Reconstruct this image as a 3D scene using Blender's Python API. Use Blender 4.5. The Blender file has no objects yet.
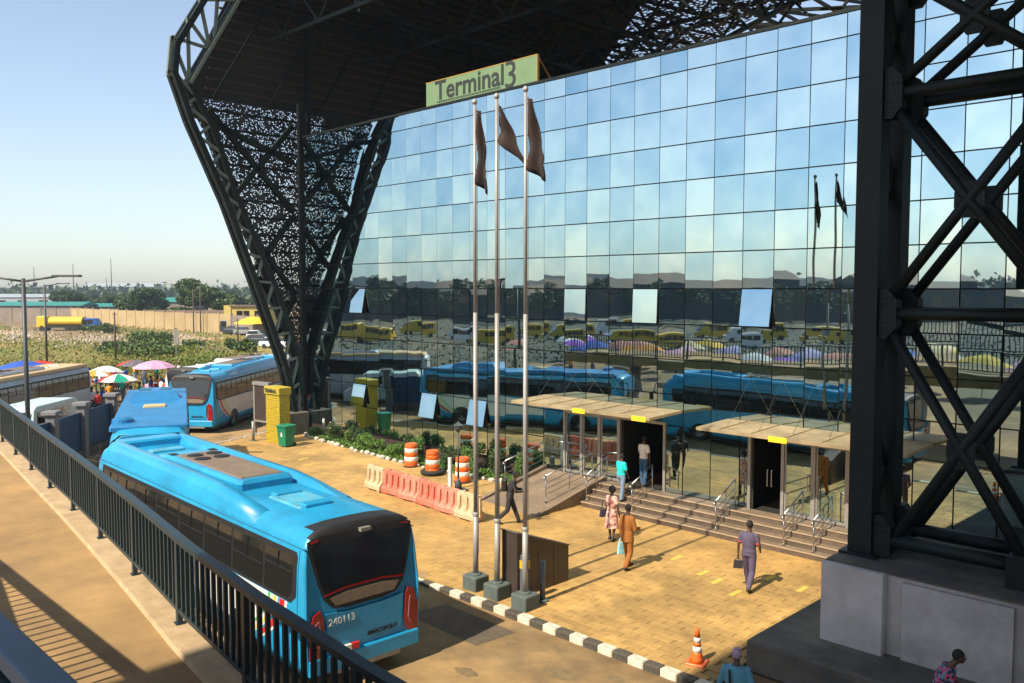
import bpy, math, random
import numpy as np
from mathutils import Vector, Matrix
from math import sin, cos, pi, radians as R
sc = bpy.context.scene
col = sc.collection
rnd = random.Random(7)
rng = np.random.default_rng(7)
# ------------------------------------------------------------ camera
cam = bpy.data.cameras.new('camera'); camo = bpy.data.objects.new('camera', cam); col.objects.link(camo)
camo.location = (0, 0, 7.6); camo.rotation_euler = (R(90-3.527), 0, R(45))
cam.sensor_width = 36; cam.lens = 36*860/1024; cam.clip_start = .05; cam.clip_end = 12000
sc.camera = camo
# ------------------------------------------------------------ light
SUN_EL = 46
w = bpy.data.worlds.new('World'); sc.world = w; w.use_nodes = True
nt = w.node_tree; bg = nt.nodes['Background']
sky = nt.nodes.new('ShaderNodeTexSky'); sky.sky_type = 'NISHITA'; sky.sun_disc = False
sky.sun_elevation = R(SUN_EL); sky.sun_rotation = R(178.5); sky.dust_density = .85; sky.air_density = 1.0; sky.ozone_density = 1.8
hs = nt.nodes.new('ShaderNodeHueSaturation'); hs.inputs['Saturation'].default_value = .80; nt.links.new(sky.outputs[0], hs.inputs['Color']); nt.links.new(hs.outputs[0], bg.inputs[0]); bg.inputs[1].default_value = .12
sl = bpy.data.lights.new('sun', 'SUN'); sl.energy = 5.0; sl.angle = R(.53); sl.color = (1, .90, .72)
so = bpy.data.objects.new('sun', sl); col.objects.link(so)
d = Vector((-.026, 1, -math.tan(R(SUN_EL)))); so.rotation_euler = d.to_track_quat('-Z', 'Y').to_euler()
sc.view_settings.view_transform = 'Standard'; sc.view_settings.look = 'None'; sc.view_settings.exposure = .72; sc.view_settings.gamma = 1
sc.cycles.max_bounces = 6; sc.cycles.glossy_bounces = 3; sc.cycles.diffuse_bounces = 3; sc.cycles.volume_bounces = 0
sc.cycles.transparent_max_bounces = 8

# ------------------------------------------------------------ materials
_m = {}
def mat(name, c, rough=.7, metal=0., var=.0, scale=3., bump=0., c2=None, bscale=None, spec=.5, rand=0., detail=5, coat=0., stain=0., world=False):
    if name in _m: return _m[name]
    m = bpy.data.materials.new(name); m.use_nodes = True; t = m.node_tree; b = t.nodes['Principled BSDF']; L = t.links.new
    b.inputs['Roughness'].default_value = rough; b.inputs['Metallic'].default_value = metal
    b.inputs['Specular IOR Level'].default_value = spec; b.inputs['Coat Weight'].default_value = coat
    tc = t.nodes.new('ShaderNodeTexCoord'); out = None; CO = t.nodes.new('ShaderNodeNewGeometry').outputs['Position'] if world else tc.outputs['Object']
    if c2 is None: c2 = tuple(max(0, v*(1-var)) for v in c)
    if var or c2 != tuple(c):
        n = t.nodes.new('ShaderNodeTexNoise'); n.inputs['Scale'].default_value = scale; n.inputs['Detail'].default_value = detail; n.inputs['Roughness'].default_value = .65
        L(CO, n.inputs['Vector'])
        r = t.nodes.new('ShaderNodeMapRange'); r.inputs[1].default_value = .32; r.inputs[2].default_value = .68; L(n.outputs[0], r.inputs[0])
        x = t.nodes.new('ShaderNodeMix'); x.data_type = 'RGBA'; x.inputs[6].default_value = (*c, 1); x.inputs[7].default_value = (*c2, 1)
        L(r.outputs[0], x.inputs[0]); out = x.outputs[2]
    else:
        g = t.nodes.new('ShaderNodeRGB'); g.outputs[0].default_value = (*c, 1); out = g.outputs[0]
    if stain:
        n = t.nodes.new('ShaderNodeTexNoise'); n.inputs['Scale'].default_value = scale*.18; n.inputs['Detail'].default_value = 6; n.inputs['Roughness'].default_value = .7
        L(CO, n.inputs['Vector'])
        r = t.nodes.new('ShaderNodeMapRange'); r.inputs[1].default_value = .38; r.inputs[2].default_value = .62; r.inputs[3].default_value = 1-stain; r.inputs[4].default_value = 1+stain*.35; L(n.outputs[0], r.inputs[0])
        x = t.nodes.new('ShaderNodeVectorMath'); x.operation = 'SCALE'; L(out, x.inputs[0]); L(r.outputs[0], x.inputs[3]); out = x.outputs[0]
    if rand:
        oi = t.nodes.new('ShaderNodeObjectInfo'); r = t.nodes.new('ShaderNodeMapRange'); r.inputs[3].default_value = 1-rand; r.inputs[4].default_value = 1+rand*.5
        L(oi.outputs['Random'], r.inputs[0]); x = t.nodes.new('ShaderNodeVectorMath'); x.operation = 'SCALE'; L(out, x.inputs[0]); L(r.outputs[0], x.inputs[3]); out = x.outputs[0]
    L(out, b.inputs['Base Color'])
    if bump:
        n = t.nodes.new('ShaderNodeTexNoise'); n.inputs['Scale'].default_value = bscale or scale*6; n.inputs['Detail'].default_value = 4
        L(tc.outputs['Object'], n.inputs['Vector']); bp = t.nodes.new('ShaderNodeBump'); bp.inputs['Strength'].default_value = bump; bp.inputs['Distance'].default_value = .02
        L(n.outputs[0], bp.inputs['Height']); L(bp.outputs[0], b.inputs['Normal'])
    _m[name] = m; return m
M = dict(
 paver=mat('paver', (.46,.275,.085), .85, var=.22, scale=2.6, bump=.3, bscale=30, rand=.14, stain=.34, world=True),
 pavers=mat('pavers_far', (.44,.26,.08), .85, var=.22, scale=2.6, bump=.3, bscale=30, stain=.34, world=True),
 joint=mat('joint', (.34,.22,.09), .95, var=.3, scale=8),
 road=mat('road', (.34,.21,.085), .9, c2=(.20,.135,.062), scale=1.1, bump=.4, bscale=60, stain=.5, world=True),
 deck=mat('deck_concrete', (.38,.23,.09), .9, c2=(.26,.16,.068), scale=1.1, bump=.3, bscale=40, stain=.25),
 deckedge=mat('deck_edge', (.46,.33,.19), .9, c2=(.32,.22,.12), scale=2.5, bump=.3, bscale=40),
 kw=mat('kerb_white', (.62,.57,.48), .8, c2=(.42,.35,.25), scale=7, bump=.3), kb=mat('kerb_black', (.035,.033,.03), .8, c2=(.10,.08,.055), scale=9, bump=.3),
 soil=mat('soil', (.26,.175,.09), .95, c2=(.16,.12,.06), scale=.06, stain=.3, bump=.5, bscale=3),
 conc=mat('plinth_concrete', (.52,.49,.48), .85, c2=(.40,.37,.36), scale=1.5, bump=.4, bscale=25, stain=.3),
 slab=mat('slab_concrete', (.13,.115,.095), .9, c2=(.06,.055,.05), scale=1.2, bump=.4, bscale=20, stain=.35),
 dark=mat('dark_steel', (.006,.012,.0115), .6, spec=.3, var=.35, scale=3, bump=.1, stain=.3),
 rail=mat('railing_paint', (.014,.034,.044), .42, var=.3, scale=5, bump=.08, bscale=60),
 railtop=mat('coping_paint', (.05,.10,.16), .5, var=.2, scale=4),
 green=mat('truss_green', (.15,.18,.14), .55, var=.3, scale=3),
 soffit=mat('soffit_brown', (.075,.042,.024), .8, var=.4, scale=.8, stain=.3),
 black=mat('black', (.012,.012,.013), .6), blackg=mat('black_gloss', (.008,.008,.009), .12),
 screen=mat('screen_metal', (.03,.03,.035), .6),
 steel=mat('stainless', (.55,.55,.53), .28, 1.0, var=.15, scale=8),
 step=mat('step_stone', (.13,.088,.058), .6, c2=(.075,.052,.038), scale=3, bump=.15, stain=.3), stepn=mat('step_nosing', (.42,.30,.19), .6, var=.25, scale=5),
 ramp=mat('ramp_stone', (.22,.155,.10), .75, c2=(.16,.115,.078), scale=4, stain=.3),
 canopy=mat('canopy_sheet', (.66,.52,.32), .6, c2=(.42,.33,.20), scale=1.5, stain=.3),
 yellow=mat('yellow_print', (.80,.55,.02), .5), ymark=mat('worn_yellow_paint', (.60,.43,.05), .8, c2=(.50,.34,.08), scale=14), totem=mat('totem_yellow', (.42,.31,.02), .55, var=.15, scale=2),
 orange=mat('orange_plastic', (.75,.13,.01), .45, c2=(.55,.09,.01), scale=6), white=mat('white_paint', (.75,.73,.68), .5, c2=(.6,.56,.48), scale=5),
 bred=mat('barrier_red', (.55,.10,.06), .7, c2=(.50,.18,.12), scale=5, stain=.15), bpink=mat('barrier_pink', (.60,.25,.17), .7, c2=(.52,.15,.10), scale=5, stain=.15), bcream=mat('barrier_cream', (.58,.44,.27), .7, c2=(.50,.32,.19), scale=5, stain=.2),
 bin=mat('bin_green', (.01,.19,.10), .4, var=.2), rubber=mat('rubber', (.018,.018,.018), .85),
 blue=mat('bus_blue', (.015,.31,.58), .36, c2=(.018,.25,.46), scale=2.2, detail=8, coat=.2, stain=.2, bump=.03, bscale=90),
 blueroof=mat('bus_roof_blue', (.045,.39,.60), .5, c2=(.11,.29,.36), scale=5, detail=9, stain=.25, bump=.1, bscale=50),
 bluedk=mat('bus_seam', (.01,.10,.2), .5), buswhite=mat('bus_white', (.70,.70,.68), .35, coat=.3, var=.12, scale=2), bustan=mat('bus_tan_roof', (.60,.42,.22), .6, var=.2, scale=2),
 winglass=mat('bus_window', (.012,.013,.013), .06, spec=.8), winrear=mat('bus_rear_glass', (.012,.013,.016), .09, spec=.7),
 acbrown=mat('ac_panel', (.20,.145,.10), .7, c2=(.14,.10,.07), scale=4, bump=.3), tail=mat('tail_red', (.28,.008,.008), .2, coat=.5), lens=mat('lens_clear', (.30,.10,.12), .2),
 stred=mat('stripe_red', (.55,.02,.02), .4), styel=mat('stripe_yellow', (.75,.55,.05), .4), stgre=mat('stripe_green', (.05,.42,.08), .4),
 hubm=mat('hub_grey', (.25,.25,.25), .4, .5), grey=mat('grey_metal', (.30,.28,.25), .45, .3, var=.2), greyd=mat('flag_base', (.10,.125,.115), .85, c2=(.07,.085,.08), scale=5, bump=.3),
 pole=mat('flag_pole', (.36,.33,.31), .5, .2, var=.2, scale=2), flag=mat('flag_cloth', (.045,.022,.018), .9, c2=(.018,.014,.015), scale=4),
 box=mat('polished_brown', (.05,.036,.03), .3, c2=(.055,.042,.038), scale=8, stain=.2), bollardy=mat('bollard_yellow', (.5,.36,.03), .5), bollardg=mat('bollard_grey', (.10,.12,.15), .5, var=.2),
 signg=mat('sign_green', (.145,.225,.115), .6, c2=(.12,.195,.10), scale=1.2), signb=mat('sign_border', (.38,.22,.04), .5), ink=mat('ink', (.02,.025,.02), .6),
 bark=mat('bark', (.09,.065,.045), .9, var=.3, scale=5), leaf=mat('leaf', (.036,.078,.012), .65, c2=(.018,.042,.008), scale=.5, rand=.25), leafy=mat('leaf_yellow', (.07,.12,.015), .65, c2=(.04,.075,.010), scale=.6, rand=.2),
 leafg=mat('garden_leaf', (.10,.19,.02), .6, c2=(.05,.11,.015), scale=2.5), leafd=mat('garden_leaf_dark', (.045,.09,.02), .6, c2=(.03,.06,.015), scale=2.5), flower=mat('flower_pink', (.6,.3,.28), .7),
 grass=mat('field_grass', (.11,.14,.018), .8, c2=(.24,.17,.03), scale=.07), grass2=mat('field_grass_green', (.075,.13,.014), .8, c2=(.15,.16,.02), scale=.09), rust=mat('dry_scrub', (.26,.11,.03), .9, c2=(.2,.13,.04), scale=.2),
 wallc=mat('boundary_wall', (.44,.32,.17), .9, c2=(.34,.24,.12), scale=.2, stain=.2), wallg=mat('boundary_wall_grey', (.24,.19,.15), .9, var=.3, scale=.3), roofteal=mat('teal_roof', (.03,.22,.19), .6, var=.2, scale=.1),
 roofrust=mat('rust_roof', (.16,.10,.07), .8, var=.3, scale=.1), roofgrey=mat('grey_roof', (.30,.33,.36), .6, var=.2, scale=.1), shed=mat('shed_wall', (.20,.19,.18), .9, var=.3, scale=.15),
 shedd=mat('shed_dark', (.045,.05,.06), .9, var=.3, scale=.15), yhouse=mat('yellow_house', (.50,.38,.10), .8, var=.15, scale=.5), stone=mat('stone', (.55,.50,.42), .9, var=.3, scale=5, bump=.4, rand=.2),
 fenceb=mat('fence_blue', (.008,.035,.10), .5, c2=(.012,.06,.14), scale=1.6, spec=.2), pillar=mat('pillar_stone', (.20,.20,.20), .8, c2=(.09,.09,.10), scale=12, bump=.4), cap=mat('pillar_cap', (.16,.16,.17), .8),
 wood=mat('wood_pole', (.08,.06,.045), .9), lamp=mat('lamp_metal', (.045,.05,.055), .5), tarpb=mat('tarp_blue', (.02,.10,.42), .7, var=.2), tarpr=mat('tarp_red', (.40,.03,.05), .7, var=.2),
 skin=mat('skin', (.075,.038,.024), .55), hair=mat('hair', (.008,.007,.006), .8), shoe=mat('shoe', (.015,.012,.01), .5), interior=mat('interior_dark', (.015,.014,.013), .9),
 carw=mat('car_white', (.70,.70,.70), .3, coat=.4), card=mat('car_dark', (.03,.035,.05), .3, coat=.4), cary=mat('bus_yellow', (.62,.40,.02), .4, var=.1), carg=mat('car_grey', (.22,.22,.22), .3, coat=.4), tankb=mat('tank_blue', (.01,.07,.30), .4),
)
def glassmat():
    m = bpy.data.materials.new('coated_glass'); m.use_nodes = True; t = m.node_tree; b = t.nodes['Principled BSDF']; L = t.links.new
    b.inputs['Metallic'].default_value = 1; b.inputs['Roughness'].default_value = .012
    oi = t.nodes.new('ShaderNodeObjectInfo'); tc = t.nodes.new('ShaderNodeTexCoord')
    wn = t.nodes.new('ShaderNodeTexWhiteNoise'); wn.noise_dimensions = '3D'
    g = t.nodes.new('ShaderNodeNewGeometry')
    sn = t.nodes.new('ShaderNodeVectorMath'); sn.operation = 'SNAP'; sn.inputs[1].default_value = (1.0627, 50, 1.19)
    ad = t.nodes.new('ShaderNodeVectorMath'); ad.operation = 'ADD'; ad.inputs[1].default_value = (39.55, 100, -.45)
    L(g.outputs['Position'], ad.inputs[0]); L(ad.outputs[0], sn.inputs[0]); L(sn.outputs[0], wn.inputs[0])
    r = t.nodes.new('ShaderNodeValToRGB'); r.color_ramp.elements[0].color = (.25,.40,.48,1); r.color_ramp.elements[0].position = .0
    r.color_ramp.elements[1].color = (.52,.62,.61,1); r.color_ramp.elements[1].position = .85
    e = r.color_ramp.elements.new(.42); e.color = (.36,.49,.54,1)
    cn_ = t.nodes.new('ShaderNodeTexNoise'); cn_.inputs['Scale'].default_value = .8; cn_.inputs['Detail'].default_value = 2  # patchy pane tint painted in to suggest uneven sky and cloud reflections
    mu_ = t.nodes.new('ShaderNodeVectorMath'); mu_.operation = 'SCALE'; mu_.inputs[3].default_value = 9.; L(wn.outputs[1], mu_.inputs[0]); av = t.nodes.new('ShaderNodeVectorMath'); L(mu_.outputs[0], av.inputs[0]); L(g.outputs['Position'], av.inputs[1]); L(av.outputs[0], cn_.inputs['Vector'])
    mr_ = t.nodes.new('ShaderNodeMapRange'); mr_.inputs[1].default_value = .32; mr_.inputs[2].default_value = .72; L(cn_.outputs[0], mr_.inputs[0])
    mx_ = t.nodes.new('ShaderNodeMix'); mx_.data_type = 'FLOAT'; mx_.inputs[0].default_value = .6; L(mr_.outputs[0], mx_.inputs[2]); L(wn.outputs[0], mx_.inputs[3])
    L(mx_.outputs[0], r.inputs[0]); L(r.outputs[0], b.inputs['Base Color'])
    n = t.nodes.new('ShaderNodeTexNoise'); n.inputs['Scale'].default_value = .9; n.inputs['Detail'].default_value = 1; L(g.outputs['Position'], n.inputs['Vector'])
    bp = t.nodes.new('ShaderNodeBump'); bp.inputs['Strength'].default_value = .22; bp.inputs['Distance'].default_value = .01; L(n.outputs[0], bp.inputs['Height']); L(bp.outputs[0], b.inputs['Normal'])
    return m
GL = glassmat()
def translucent(m, f):
    t = m.node_tree; b = t.nodes['Principled BSDF']; tr = t.nodes.new('ShaderNodeBsdfTranslucent'); mx = t.nodes.new('ShaderNodeMixShader'); mx.inputs[0].default_value = f
    t.links.new(b.inputs['Base Color'].links[0].from_socket, tr.inputs[0]); t.links.new(b.outputs[0], mx.inputs[1]); t.links.new(tr.outputs[0], mx.inputs[2]); tp = t.nodes.new('ShaderNodeBsdfTransparent'); tp.inputs[0].default_value = (.9,.8,.62,1); m2 = t.nodes.new('ShaderNodeMixShader'); m2.inputs[0].default_value = .3; t.links.new(mx.outputs[0], m2.inputs[1]); t.links.new(tp.outputs[0], m2.inputs[2]); t.links.new(m2.outputs[0], t.nodes['Material Output'].inputs[0])
translucent(M['canopy'], .35)
def printmat(name, base, sx, sz):
    m = bpy.data.materials.new(name); m.use_nodes = True; t = m.node_tree; b = t.nodes['Principled BSDF']; L = t.links.new
    tc = t.nodes.new('ShaderNodeTexCoord'); mp = t.nodes.new('ShaderNodeMapping'); mp.inputs['Scale'].default_value = (sx, sx, sz); L(tc.outputs['Object'], mp.inputs[0])
    sp = t.nodes.new('ShaderNodeSeparateXYZ'); L(mp.outputs[0], sp.inputs[0])
    fr = t.nodes.new('ShaderNodeMath'); fr.operation = 'FRACT'; L(sp.outputs[2], fr.inputs[0])
    c = t.nodes.new('ShaderNodeMath'); c.operation = 'LESS_THAN'; c.inputs[1].default_value = .42; L(fr.outputs[0], c.inputs[0])
    n = t.nodes.new('ShaderNodeTexNoise'); n.inputs['Scale'].default_value = 1; n.inputs['Detail'].default_value = 2; L(mp.outputs[0], n.inputs['Vector'])
    c2 = t.nodes.new('ShaderNodeMath'); c2.operation = 'GREATER_THAN'; c2.inputs[1].default_value = .5; L(n.outputs[0], c2.inputs[0])
    mu = t.nodes.new('ShaderNodeMath'); mu.operation = 'MULTIPLY'; L(c.outputs[0], mu.inputs[0]); L(c2.outputs[0], mu.inputs[1])
    x = t.nodes.new('ShaderNodeMix'); x.data_type = 'RGBA'; x.inputs[6].default_value = (*base, 1); x.inputs[7].default_value = (base[0]*.35, base[1]*.35, base[2]*.4, 1); L(mu.outputs[0], x.inputs[0]); L(x.outputs[2], b.inputs['Base Color'])
    b.inputs['Roughness'].default_value = .6
    return m

# ------------------------------------------------------------ helpers
def tag(o, label=None, cat=None, group=None, kind=None):
    if label: o['label'] = label
    if cat: o['category'] = cat
    if group: o['group'] = group
    if kind: o['kind'] = kind
    return o
def empty(name, loc=(0,0,0), rz=0, label=None, cat=None, group=None, kind=None):
    o = bpy.data.objects.new(name, None); col.objects.link(o); o.location = loc; o.rotation_euler = (0,0,rz); o.empty_display_size = .1
    return tag(o, label, cat, group, kind)
class MB:
    def __init__(s): s.v = []; s.f = []
    def poly(s, pts, faces):
        n = len(s.v); s.v += [tuple(p) for p in pts]; s.f += [tuple(n+i for i in f) for f in faces]; return s
    def box(s, a, b):
        x0,y0,z0 = a; x1,y1,z1 = b
        return s.poly([(x0,y0,z0),(x1,y0,z0),(x1,y1,z0),(x0,y1,z0),(x0,y0,z1),(x1,y0,z1),(x1,y1,z1),(x0,y1,z1)], [(3,2,1,0),(4,5,6,7),(0,1,5,4),(1,2,6,5),(2,3,7,6),(3,0,4,7)])
    def bbox(s, a, b, r):   # box with chamfered vertical and top edges
        x0,y0,z0 = a; x1,y1,z1 = b
        def ring(i, z): return [(x0+r+i,y0+i,z),(x1-r-i,y0+i,z),(x1-i,y0+r+i,z),(x1-i,y1-r-i,z),(x1-r-i,y1-i,z),(x0+r+i,y1-i,z),(x0+i,y1-r-i,z),(x0+i,y0+r+i,z)]
        p = ring(0, z0)+ring(0, z1-r)+ring(r*.8, z1)
        f = [tuple(range(7,-1,-1)), tuple(range(16,24))]
        for k in (0,8):
            for i in range(8): j = (i+1) % 8; f.append((k+i,k+j,k+8+j,k+8+i))
        return s.poly(p, f)
    def beam(s, p, q, w, h=None, up=(0,0,1)):
        h = h or w; p = Vector(p); q = Vector(q); d = (q-p).normalized(); u = Vector(up)
        if abs(d.dot(u)) > .98: u = Vector((1,0,0))
        a = d.cross(u).normalized()*w/2; b = a.cross(d).normalized()*h/2
        pts = [p-a-b,p+a-b,p+a+b,p-a+b,q-a-b,q+a-b,q+a+b,q-a+b]
        return s.poly(pts, [(0,1,2,3),(7,6,5,4),(0,4,5,1),(1,5,6,2),(2,6,7,3),(3,7,4,0)])
    def tube(s, p, q, r, r2=None, n=10, cap=True):
        r2 = r if r2 is None else r2; p = Vector(p); q = Vector(q); d = (q-p).normalized(); u = Vector((0,0,1)) if abs(d.z) < .95 else Vector((1,0,0))
        a = d.cross(u).normalized(); b = d.cross(a).normalized(); pts = []
        for c, rr in ((p,r),(q,r2)):
            for i in range(n): t = 2*pi*i/n; pts.append(c+a*cos(t)*rr+b*sin(t)*rr)
        f = [(i,(i+1)%n,n+(i+1)%n,n+i) for i in range(n)]
        if cap: f += [tuple(range(n-1,-1,-1)), tuple(range(n,2*n))]
        return s.poly(pts, f)
    def path(s, pts, r, n=8):
        for i in range(len(pts)-1): s.tube(pts[i], pts[i+1], r, n=n)
        return s
    def lathe(s, prof, c=(0,0,0), n=20):
        k = len(s.v); m = len(prof)
        for r, z in prof:
            for i in range(n): t = 2*pi*i/n; s.v.append((c[0]+r*cos(t), c[1]+r*sin(t), c[2]+z))
        for j in range(m-1):
            for i in range(n): i2 = (i+1) % n; s.f.append((k+j*n+i,k+j*n+i2,k+(j+1)*n+i2,k+(j+1)*n+i))
        s.f.append(tuple(k+i for i in range(n-1,-1,-1))); s.f.append(tuple(k+(m-1)*n+i for i in range(n))); return s
    def prism(s, pts2, f3, d):   # pts2 outline, f3 maps (a,b)->Vector, d extrude Vector
        n = len(pts2); a = [Vector(f3(*p)) for p in pts2]; b = [p+Vector(d) for p in a]
        return s.poly(a+b, [tuple(range(n-1,-1,-1)), tuple(range(n,2*n))]+[(i,(i+1)%n,n+(i+1)%n,n+i) for i in range(n)])
    def mesh(s, name, m, smooth=False):
        me = bpy.data.meshes.new(name); me.from_pydata(s.v, [], s.f); me.materials.append(m)
        if smooth: me.polygons.foreach_set('use_smooth', [True]*len(me.polygons))
        me.update(); return me
    def build(s, name, m, parent=None, smooth=False, bevel=0, loc=None):
        o = bpy.data.objects.new(name, s.mesh(name, m, smooth)); col.objects.link(o); o.parent = parent
        if loc: o.location = loc
        if bevel: b = o.modifiers.new('b', 'BEVEL'); b.width = bevel; b.segments = 2; b.limit_method = 'ANGLE'
        return o
def inst(name, me, parent=None, loc=(0,0,0), rot=(0,0,0), scale=None):
    o = bpy.data.objects.new(name, me); col.objects.link(o); o.parent = parent; o.location = loc; o.rotation_euler = rot
    if scale: o.scale = scale
    return o
def copy_tree(o, parent=None):
    c = o.copy(); col.objects.link(c); c.parent = parent
    for ch in list(o.children): copy_tree(ch, c)
    return c
def text(name, s, size, m, parent, loc, rot, ext=.004, bold=0., sx=1., align='LEFT', shear=0.):
    cu = bpy.data.curves.new(name, 'FONT'); cu.body = s; cu.size = size; cu.extrude = ext; cu.offset = bold; cu.align_x = align; cu.resolution_u = 3; cu.shear = shear
    o = bpy.data.objects.new('tmp', cu); col.objects.link(o); bpy.context.view_layer.update()
    me = bpy.data.meshes.new_from_object(o.evaluated_get(bpy.context.evaluated_depsgraph_get())); bpy.data.objects.remove(o)
    me.name = name; me.materials.clear(); me.materials.append(m)
    return inst(name, me, parent, loc, rot, (sx,1,1))
def cloud(name, pos, size, m, parent=None, kind=None, flat=.0, quad=True, loc=None):
    # leaf faces at pos (N,3), size array
    n = len(pos); pos = np.asarray(pos, float)
    a = rng.normal(size=(n,3)); a[:,2] *= (1-flat); a /= np.linalg.norm(a, axis=1)[:,None]
    b = rng.normal(size=(n,3)); b = np.cross(a, b); b /= np.linalg.norm(b, axis=1)[:,None]
    s_ = np.asarray(size).reshape(-1,1)*np.ones((n,1)); a = a*s_; b = b*s_*.62
    v = np.stack([pos-a, pos-b*.9+a*.1, pos+a, pos+b], 1).reshape(-1,3)
    me = bpy.data.meshes.new(name); me.vertices.add(4*n); me.vertices.foreach_set('co', v.ravel())
    me.loops.add(4*n); me.loops.foreach_set('vertex_index', np.arange(4*n, dtype=np.int32)); me.polygons.add(n)
    me.polygons.foreach_set('loop_start', np.arange(0, 4*n, 4, dtype=np.int32)); me.polygons.foreach_set('loop_total', np.full(n, 4, dtype=np.int32)); me.materials.append(m); me.update(calc_edges=True)
    o = inst(name, me, parent, loc or (0,0,0))
    if kind: o['kind'] = kind
    return o
def lobes(centers, n, hollow=.55):
    # points in the shells of several ellipsoids (cx,cy,cz,rx,ry,rz)
    out = []; wts = np.array([c[3]*c[4] for c in centers]); wts = wts/wts.sum()
    for c, wt in zip(centers, wts):
        k = max(3, int(n*wt)); p = rng.normal(size=(k,3)); p /= np.linalg.norm(p, axis=1)[:,None]; r = hollow+(1-hollow)*rng.random(k)**.6
        p = p*r[:,None]*np.array(c[3:6])+np.array(c[:3]); out.append(p)
    return np.concatenate(out)

# ============================================================ GROUND
def sheet(name, pts, z, m, kind='structure', thick=None):
    mb = MB(); n = len(pts); mb.poly([(x,y,z) for x,y in pts], [tuple(range(n))]); o = mb.build(name, m); o['kind'] = kind; return o
g = sheet('ground', [(-6000,-6000),(6000,-6000),(6000,6000),(-6000,6000)], -.17, M['soil'])
rd = sheet('road', [(-60,-40),(-34,-9),(30,-9),(30,14.0),(-16.5,14.0),(-29,14.2),(-40,18),(-42.5,24),(-46,33),(-50,60),(-62,60),(-58,36),(-60,20),(-58,6)], -.12, M['road'])
rd2 = sheet('track', [(-260,62),(-150,44),(-120,44),(-95,44),(-60,54),(-50,60),(-62,60),(-95,52),(-122,54),(-150,55),(-270,80)], -.13, M['soil'])
# plaza: kerb + pavers
def inpoly(x, y, P):
    c = False; n = len(P)
    for i in range(n):
        x1,y1 = P[i]; x2,y2 = P[(i+1)%n]
        if (y1 > y) != (y2 > y) and x < (x2-x1)*(y-y1)/(y2-y1)+x1: c = not c
    return c
PL = [(-8.75,14.14),(-16.5,14.14),(-29,14.35),(-39.5,18.3),(-41.8,24.2),(-8.75,24.2)]
for ix_, (ax_,ay_,ra_) in enumerate(((-11.2,12.6,.42),(-10.3,13.2,.2),(-12.6,11.3,.3),(-9.4,12.4,.25),(-13.0,13.0,.16))):
    sheet('oil_stain', [(ax_+ra_*cos(t_*pi/9)*rnd.uniform(.75,1.15), ay_+ra_*.6*sin(t_*pi/9)*rnd.uniform(.75,1.15)) for t_ in range(18)], -.1155, mat('oil_stain', (.13,.09,.045), .7, c2=(.22,.15,.065), scale=6, world=True))
sheet('dark_patch', [(-15.9,12.35),(-13.4,12.3),(-13.3,13.42),(-15.7,13.45)], -.116, mat('patch', (.12,.085,.05), .95, c2=(.07,.055,.04), scale=4, world=True))  # darker rectangle laid on the road beside the kerb
plz = MB().poly([(x,y,-.03) for x,y in PL]+[(x,y,-.14) for x,y in PL], [tuple(range(len(PL)-1,-1,-1))]+[(i,(i+1)%6,6+(i+1)%6,6+i) for i in range(6)]).build('plaza', M['joint']); plz['kind'] = 'structure'
pw, ph, gp = .50, .25, .009
pm = MB().bbox((-pw/2+gp/2,-ph/2+gp/2,-.05),(pw/2-gp/2,ph/2-gp/2,0), .006).mesh('paver', M['paver'])
cand = []
j = 0; y = 14.15+ph/2
while y < 24.1:
    x = -41.6+(pw/2 if j % 2 else 0)
    while x < -8.75-pw/2+.01:
        if all(inpoly(x+a, y+b, PL) for a in (-.24,.24) for b in (-.12,.12)): cand.append((x,y))
        x += pw
    y += ph; j += 1
def vis(x, y):   # true where the photograph shows open paving
    if y > 22.6 and x > -19.4: return False
    if y > 20.9 and -22.5 < x < -19.3: return False
    if y > 23 and x < -22.4: return False
    return True
near = sorted([c for c in cand if vis(*c)], key=lambda c: (c[0]**2+c[1]**2)); pick = set(near[:300])
for c in near[:300]: inst('paver', pm, plz, (c[0], c[1], rnd.uniform(-.003,.002)), (rnd.uniform(-.004,.004), rnd.uniform(-.004,.004), 0))
mb = MB()
for c in cand:
    if c in pick: continue
    z = rnd.uniform(-.003,.002); x,y = c; mb.box((x-pw/2+gp/2,y-ph/2+gp/2,-.04),(x+pw/2-gp/2,y+ph/2-gp/2,z))
mb.build('paving', M['pavers'], plz)['kind'] = 'stuff'
# yellow guide marks painted on the paving
for x, y in ((-12.36,19.6),(-10.9,20.5),(-10.95,18.85),(-13.6,20.2),(-11.75,19.3),(-9.9,20.3),(-33.5,20.3),(-34.6,21.0),(-32.2,19.8)):
    MB().box((x-.07,y-.24,.0),(x+.07,y+.24,.005)).build('guide_mark', M['ymark'], plz)
kerb = empty('kerb', (0,0,0), kind='structure')
kmw = MB().bbox((-.197,-.12,-.22),(.197,.12,.0), .022).mesh('kerb_stone', M['kw']); kmb = MB().bbox((-.197,-.12,-.22),(.197,.12,.0), .022).mesh('kerb_stone', M['kb'])
x = -5.55; k = 0
while x > -17.6:
    z = .035-max(0, (-15.2-x))*.045; o = inst('kerb_stone', kmb if k % 2 else kmw, kerb, (x, 14.02+rnd.uniform(-.006,.006), z), (0,0,rnd.uniform(-.01,.01)))
    x -= .4; k += 1
km = MB().bbox((-.49,-.08,-.2),(.49,.08,.0), .02).mesh('edge_stone', M['stone'])
for (ax,ay),(bx,by) in (((-17.8,14.08),(-29,14.28)),((-29,14.28),(-39.6,18.22)),((-39.6,18.22),(-41.9,24.2))):
    L_ = math.hypot(bx-ax,by-ay); n = int(L_)
    for i in range(n):
        t = (i+.5)/n; inst('edge_stone', km, kerb, (ax+(bx-ax)*t, ay+(by-ay)*t, -.0), (0,0,math.atan2(by-ay,bx-ax)))
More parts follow.
